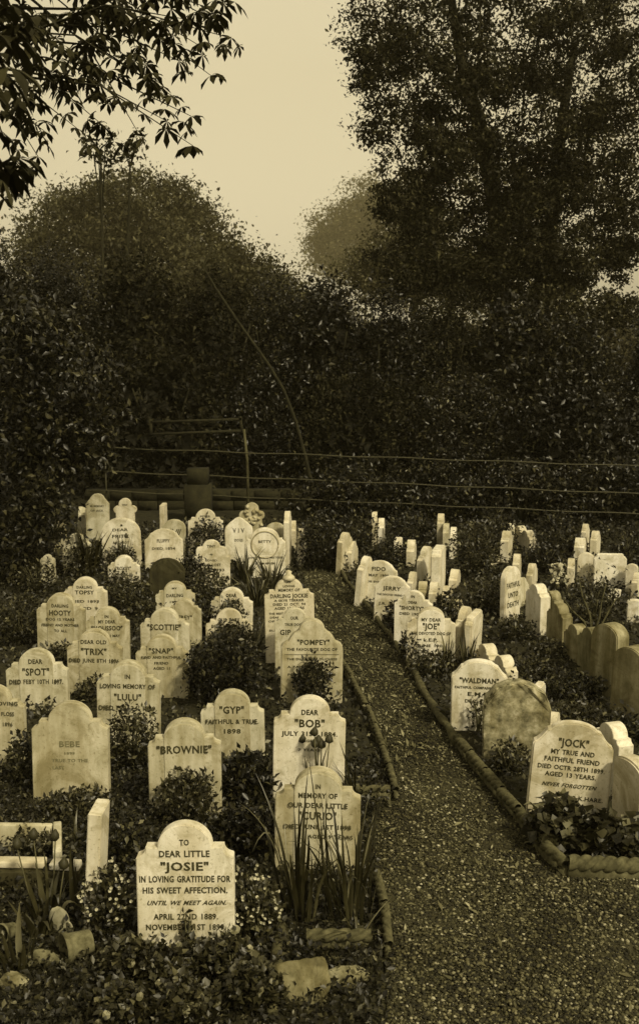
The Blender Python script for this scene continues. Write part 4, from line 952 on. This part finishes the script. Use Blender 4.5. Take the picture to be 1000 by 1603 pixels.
# the great tree on the right
Yb = 16.5
b0 = Vector((P(800, 600, Yb).x, Yb, 0))
tree('great dark tree filling the upper right of the photo', b0, [b0, P(798, 640, Yb), P(785, 480, Yb), P(775, 330, Yb), P(755, 215, Yb), P(720, 90, Yb), P(700, -40, Yb)],
     [EL(630, 60, 85, 80, Yb, 1.1, 1.0), EL(740, 10, 90, 60, Yb, .9, 1.2), EL(870, 40, 100, 70, Yb, 1.2, 1.3), EL(975, 90, 60, 110, Yb, .9, 1.0), EL(665, 185, 80, 60, Yb, 1.0, 1.0), EL(760, 215, 70, 50, Yb, .7, 1.0),
      EL(870, 210, 80, 60, Yb, .9, 1.0), EL(660, 320, 80, 45, Yb, .9, 1.0), EL(780, 335, 90, 45, Yb, 1.0, 1.0), EL(860, 400, 100, 55, Yb, 1.3, 1.0), EL(730, 440, 110, 40, Yb, 1.2, 1.0), EL(625, 420, 70, 40, Yb, .7, .8), EL(590, 150, 40, 70, Yb, .4, .7), EL(975, 270, 45, 40, Yb, .3, .7), EL(700, 255, 115, 60, Yb, 1.0, .8), EL(830, 300, 110, 70, Yb, 1.3, .8), EL(585, 215, 25, 28, Yb, .12, .4), EL(950, 335, 60, 45, Yb, .6, .7), EL(905, 270, 80, 60, Yb, .8, .8), EL(700, 400, 120, 60, Yb, 1.2, .9), EL(900, 440, 50, 22, Yb, .25, .4), EL(965, 400, 50, 45, Yb, .5, .5), EL(990, 350, 30, 40, Yb, .2, .5), EL(960, 485, 55, 30, Yb - .8, .6, .5), EL(870, 485, 70, 35, Yb - .8, .7, .5), EL(750, 120, 60, 60, Yb - .6, .7, .5), EL(820, 130, 60, 50, Yb, .5, .8), EL(700, 240, 50, 50, Yb - .6, .4, .5), EL(930, 180, 70, 60, Yb, .6, .8), EL(800, 420, 150, 60, Yb, 1.2, 1.0), EL(560, 60, 30, 55, Yb, .25, .4), EL(780, -130, 260, 110, Yb, 1.6, 1.6), EL(1100, 200, 100, 230, Yb, 1.0, 1.2)],
     1350, 92, .060, .115, 'tree', .20, 'great_tree', seed=21, twig=.014)
# second dark trunk behind it, right side
Yc = 18.0; b1 = Vector((P(790, 600, Yc).x, Yc, 0))
tree('second tree standing close behind the great tree, towards the right', b1, [b1, P(795, 560, Yc), P(850, 440, Yc), P(868, 300, Yc), P(880, 180, Yc), P(900, 60, Yc)],
     [EL(880, 120, 120, 110, Yc, 1.2), EL(850, 300, 70, 80, Yc, .7), EL(985, 200, 60, 70, Yc, .4), EL(700, 110, 90, 110, Yc, .9), EL(800, 420, 130, 60, Yc, 1.2), EL(960, 20, 90, 70, Yc, .7)], 300, 60, .065, .16, 'tree', .2, seed=33, twig=.014)
# pale misty tree behind, left of the great tree
Yd = 250; b2 = Vector((P(570, 500, Yd).x, Yd, 0))
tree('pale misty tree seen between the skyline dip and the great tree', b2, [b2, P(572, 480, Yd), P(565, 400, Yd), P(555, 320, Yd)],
     [EL(560, 350, 42, 40, Yd, 1.0), EL(512, 400, 38, 38, Yd, .8), EL(600, 380, 60, 60, Yd, 1.0), EL(530, 370, 48, 48, Yd, .9), EL(590, 310, 40, 40, Yd, .7), EL(640, 350, 60, 70, Yd, .8), EL(548, 295, 24, 14, Yd, .18), EL(530, 340, 18, 18, Yd, .15), EL(585, 320, 22, 22, Yd, .2), EL(620, 440, 90, 50, Yd, 1.2)], 520, 80, .62, 1.6, 'hazetree', .3, seed=5, group='distant misty trees')
Ym = 34; bm_ = Vector((P(650, 500, Ym).x, Ym, 0))
tree('soft tree with haze-toned leaves between the pale misty tree and the great tree', bm_, [bm_, P(650, 520, Ym), P(645, 430, Ym), P(640, 360, Ym)],
     [EL(640, 370, 62, 70, Ym, 1.0), EL(590, 430, 70, 50, Ym, .9), EL(700, 430, 90, 70, Ym, 1.0), EL(650, 300, 30, 35, Ym, .25)], 380, 70, .11, .26, 'hazetree', .2, seed=6, group='distant misty trees')
# domed tree, left
Ye = 48; b3 = Vector((P(200, 500, Ye).x, Ye, 0))
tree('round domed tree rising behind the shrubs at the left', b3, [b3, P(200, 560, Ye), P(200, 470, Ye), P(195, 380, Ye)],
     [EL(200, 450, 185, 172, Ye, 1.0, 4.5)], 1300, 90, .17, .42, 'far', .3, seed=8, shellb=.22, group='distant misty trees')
Yf = 30; b4 = Vector((P(370, 500, Yf).x, Yf, 0))
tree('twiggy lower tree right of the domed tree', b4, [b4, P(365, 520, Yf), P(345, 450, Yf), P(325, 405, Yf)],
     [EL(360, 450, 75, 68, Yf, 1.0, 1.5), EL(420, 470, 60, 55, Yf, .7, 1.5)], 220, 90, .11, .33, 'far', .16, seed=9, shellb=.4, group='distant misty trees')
Yg = 50
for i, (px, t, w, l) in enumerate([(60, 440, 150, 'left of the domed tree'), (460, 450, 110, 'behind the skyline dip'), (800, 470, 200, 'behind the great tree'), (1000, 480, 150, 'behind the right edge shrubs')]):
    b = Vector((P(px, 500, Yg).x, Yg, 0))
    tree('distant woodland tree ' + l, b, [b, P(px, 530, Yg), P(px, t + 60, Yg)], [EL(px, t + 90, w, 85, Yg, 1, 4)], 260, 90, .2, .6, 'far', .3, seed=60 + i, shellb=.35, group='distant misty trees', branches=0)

Yl = 10.4; bl = Vector((P(60, 700, Yl).x, Yl, 0))
tree('big glossy laurel growing over the left side of the cemetery', bl, [bl, P(50, 850, Yl), P(60, 720, Yl), P(80, 600, Yl)],
     [EL(80, 610, 105, 110, Yl, 1.4, .7), EL(30, 700, 110, 90, Yl, 1.0, .7), EL(40, 520, 90, 60, Yl, .5, .7), EL(105, 690, 70, 60, Yl, .6, .6)], 300, 55, .062, .11, 'shrub', .05, 'laurel', 'laurel', 'shrubs behind the cemetery', seed=71, shellb=.4, twig=.008)
Yl = 9.6; bl = Vector((P(0, 700, Yl).x, Yl, 0))
tree('lower laurel growth hanging over the farthest left stones', bl, [bl, P(0, 900, Yl), P(10, 820, Yl), P(20, 760, Yl)],
     [EL(15, 820, 75, 90, Yl, 1.0, .5), EL(70, 800, 42, 50, Yl, .45, .3), EL(0, 900, 60, 50, Yl, .5, .4)], 120, 50, .055, .09, 'shrub', .04, 'laurel', 'laurel', 'shrubs behind the cemetery', seed=72, shellb=.4, twig=.007)
# bare leaning trunk and two saplings
def pole_tree(label, pts, rads, leafpts=(), name='sapling', mat='bark'):
    b = Vector((pts[0].x, pts[0].y, 0)); e = empty(name, b, label, 'sapling', 'thin saplings before the shrubs')
    mb = MB(); mb.tube([b - b + Vector((0, 0, -.05))] + [p - b for p in pts], [rads[0] * 1.05] + list(rads), 8, .04); mb.build('trunk', M[mat], e, True)
    if leafpts:
        rng = np.random.default_rng(3 + len(leafpts)); C = np.concatenate([np.array(q - b) + rng.normal(0, .09, (40, 3)) for q in leafpts]); V, Fq = leaf_quads(C, .09, .3, rng, .5, droop=-.5)
        link('leaves', mesh_np('leaves', V, Fq), M['near'], e)
        mb = MB()
        for q in leafpts: mb.tube([pts[-2] - b, (pts[-1] * .5 + q * .5) - b, q - b], [.012, .008, .004], 5)
        mb.build('twigs', M['bark'], e)
Yh = 13.2
pole_tree('thin bare trunk curving up and left from behind the fence', [P(488, 760, Yh), P(478, 715, Yh), P(463, 660, Yh), P(444, 610, Yh), P(420, 570, Yh), P(395, 535, Yh), P(370, 500, Yh), P(340, 455, Yh), P(318, 418, Yh), P(335, 380, Yh)], [.024, .022, .02, .019, .018, .017, .018, .016, .013, .008], name='leaning_sapling', mat='bark')
Yi = 16.2
pole_tree('left of two straight saplings before the domed tree', [P(163, 640, Yi), P(162, 480, Yi), P(160, 340, Yi), P(158, 240, Yi)], [.034, .026, .018, .01], [P(150, 222, Yi), P(172, 215, Yi), P(135, 235, Yi), P(160, 240, Yi)])
pole_tree('right of two straight saplings before the domed tree', [P(192, 640, Yi), P(196, 480, Yi), P(202, 340, Yi), P(204, 262, Yi), P(212, 225, Yi)], [.034, .026, .02, .014, .01], [P(222, 215, Yi), P(190, 245, Yi), P(208, 238, Yi), P(178, 246, Yi)])

# ------------------------------------------------------------------ chestnut overhead at left: trunk outside the frame, boughs in it
def palmate(C, size, rng):
    VV = []; FF = []; n0 = 0
    for c in C:
        ax = rng.normal(size=3) * .45 + np.array([0, 0, 1.0]); ax /= np.linalg.norm(ax); u = np.cross(ax, rng.normal(size=3)); u /= np.linalg.norm(u); v = np.cross(ax, u)
        sz = size * rng.uniform(.6, 1.15); st = rng.uniform(0, 6.28)
        for k in range(6):
            a = st + k * math.pi / 3.4; d = u * math.cos(a) + v * math.sin(a) - ax * .10; s = -u * math.sin(a) + v * math.cos(a); L = sz * (1.0 if 1 <= k <= 4 else .7); w = L * .19
            dr = np.array([0, 0, -1.0]) * L
            p0 = c; p1 = c + d * L * .35 + dr * .06; p2 = c + d * L * .68 + dr * .22; p3 = c + d * L * .88 + dr * .52
            q = [p0, p1 + s * w * .6, p2 + s * w, p3, p2 - s * w, p1 - s * w * .6, p1 + ax * -.1 * w, p2 + ax * -.1 * w]
            VV += q; FF += [(n0, n0 + 6, n0 + 7, n0 + 1), (n0 + 1, n0 + 7, n0 + 3, n0 + 2), (n0, n0 + 5, n0 + 7, n0 + 6), (n0 + 5, n0 + 4, n0 + 3, n0 + 7)]; n0 += 8
    return np.array(VV), np.array(FF)
def chestnut():
    rng = np.random.default_rng(17); b = Vector((-4.2, 6.4, 0)); e = empty('chestnut_tree', b, 'chestnut tree overhead at the left with drooping palmate leaves against the sky', 'tree', 'trees around the cemetery')
    fork = Vector((-3.7, 6.6, 3.6)); mb = MB(); mb.tube([Vector((0, 0, -.1)), Vector((.1, .05, 1.8)), fork - b, Vector((.7, .3, 4.6)), Vector((1.0, .4, 6.0))], [.24, .19, .15, .11, .05], 10, .05); mb.build('trunk', M['bark'], e, True)
    Y = 6.8; lm = MB(); C = []
    ends = [(362, 60, .9), (350, 5, 1), (330, 118, .9), (300, 182, .9), (302, 228, .9), (262, 190, .8), (215, 205, .8), (160, 195, .9), (120, 200, .8), (70, 205, .8), (60, 245, .8), (240, 130, 1), (200, 90, 1), (150, 120, 1), (100, 70, 1), (250, 40, 1), (340, 35, 1), (310, 70, 1), (320, 10, 1), (290, 30, 1), (210, 60, 1), (270, 150, 1), (180, 20, 1), (300, -20, 1), (90, 140, 1), (40, 120, 1), (30, 40, 1), (40, 190, 1), (130, -30, 1), (220, -40, 1), (280, 95, 1), (190, 160, 1), (30, 280, .7)]
    for j, (x, y, _) in enumerate(ends):
        q = P(x, y, Y + rng.uniform(-.7, .7)); src = P(rng.uniform(-200, -60), rng.uniform(-160, 150), Y)
        m1 = src.lerp(q, .35) + Vector((rng.uniform(-.1, .1), 0, .12 + rng.uniform(-.1, .1))); m2 = src.lerp(q, .7) + Vector((rng.uniform(-.08, .08), 0, .12 + rng.uniform(-.08, .1)))
        lm.tube([fork - b, src - b, m1 - b, m2 - b, q - b], [.035, .017, .009, .005, .002], 6, .06)
        pts = [src, m1, m2, q]
        for i in range(11 if y < 150 else 8):
            t = rng.uniform(0.25, 1.0) ** .6 * 3; k = min(2, int(t)); c = pts[k].lerp(pts[k + 1], t - k) if t < 3 else q
            C.append(np.array(c - b) + rng.normal(0, .085, 3) * np.array([1, 1, .6]))
        C.append(np.array(q - b)); C.append(np.array(q - b) + rng.normal(0, .05, 3))
    lm.build('boughs', M['bark'], e)
    V, Fq = palmate(C, .10, rng); link('leaves', mesh_np('leaves', V, Fq), M['near'], e)
    # nearer bough at the very left edge, out of focus in the photo
    nb = MB(); C = []; Yn = 2.6; s0 = P(-260, -60, Yn)
    for (x, y) in [(-8, 60), (5, 10), (12, 120), (-10, 190), (10, 165), (-6, 240), (28, 292), (-2, 270), (-20, 330), (30, 30), (-25, 100)]:
        q = P(x, y, Yn + rng.uniform(-.15, .15)); nb.tube([fork - b, s0 - b, s0.lerp(q, .5) - b + Vector((0, 0, .05)), q - b], [.035, .014, .007, .003], 5)
        for i in range(3): C.append(np.array(q - b) + rng.normal(0, .03, 3))
    nb.build('near_bough', M['bark'], e); V, Fq = palmate(C, .075, rng); link('near_leaves', mesh_np('near_leaves', V, Fq), M['near'], e)
chestnut()

# ------------------------------------------------------------------ haze
def haze():
    mb = MB(); mb.box((0, 200, 49), (420, 480, 101)); m = bpy.data.materials.new('haze'); m.use_nodes = True; t = m.node_tree; t.nodes.clear()
    v = t.nodes.new('ShaderNodeVolumePrincipled'); v.inputs['Color'].default_value = (0.92, 0.82, 0.50, 1); v.inputs['Density'].default_value = 0.0011; v.inputs['Anisotropy'].default_value = 0.2
    o = t.nodes.new('ShaderNodeOutputMaterial'); t.links.new(v.outputs[0], o.inputs['Volume'])
    ob = mb.build('haze', m); props(ob, 'thin mist over the whole place', 'haze', kind='stuff')
haze()
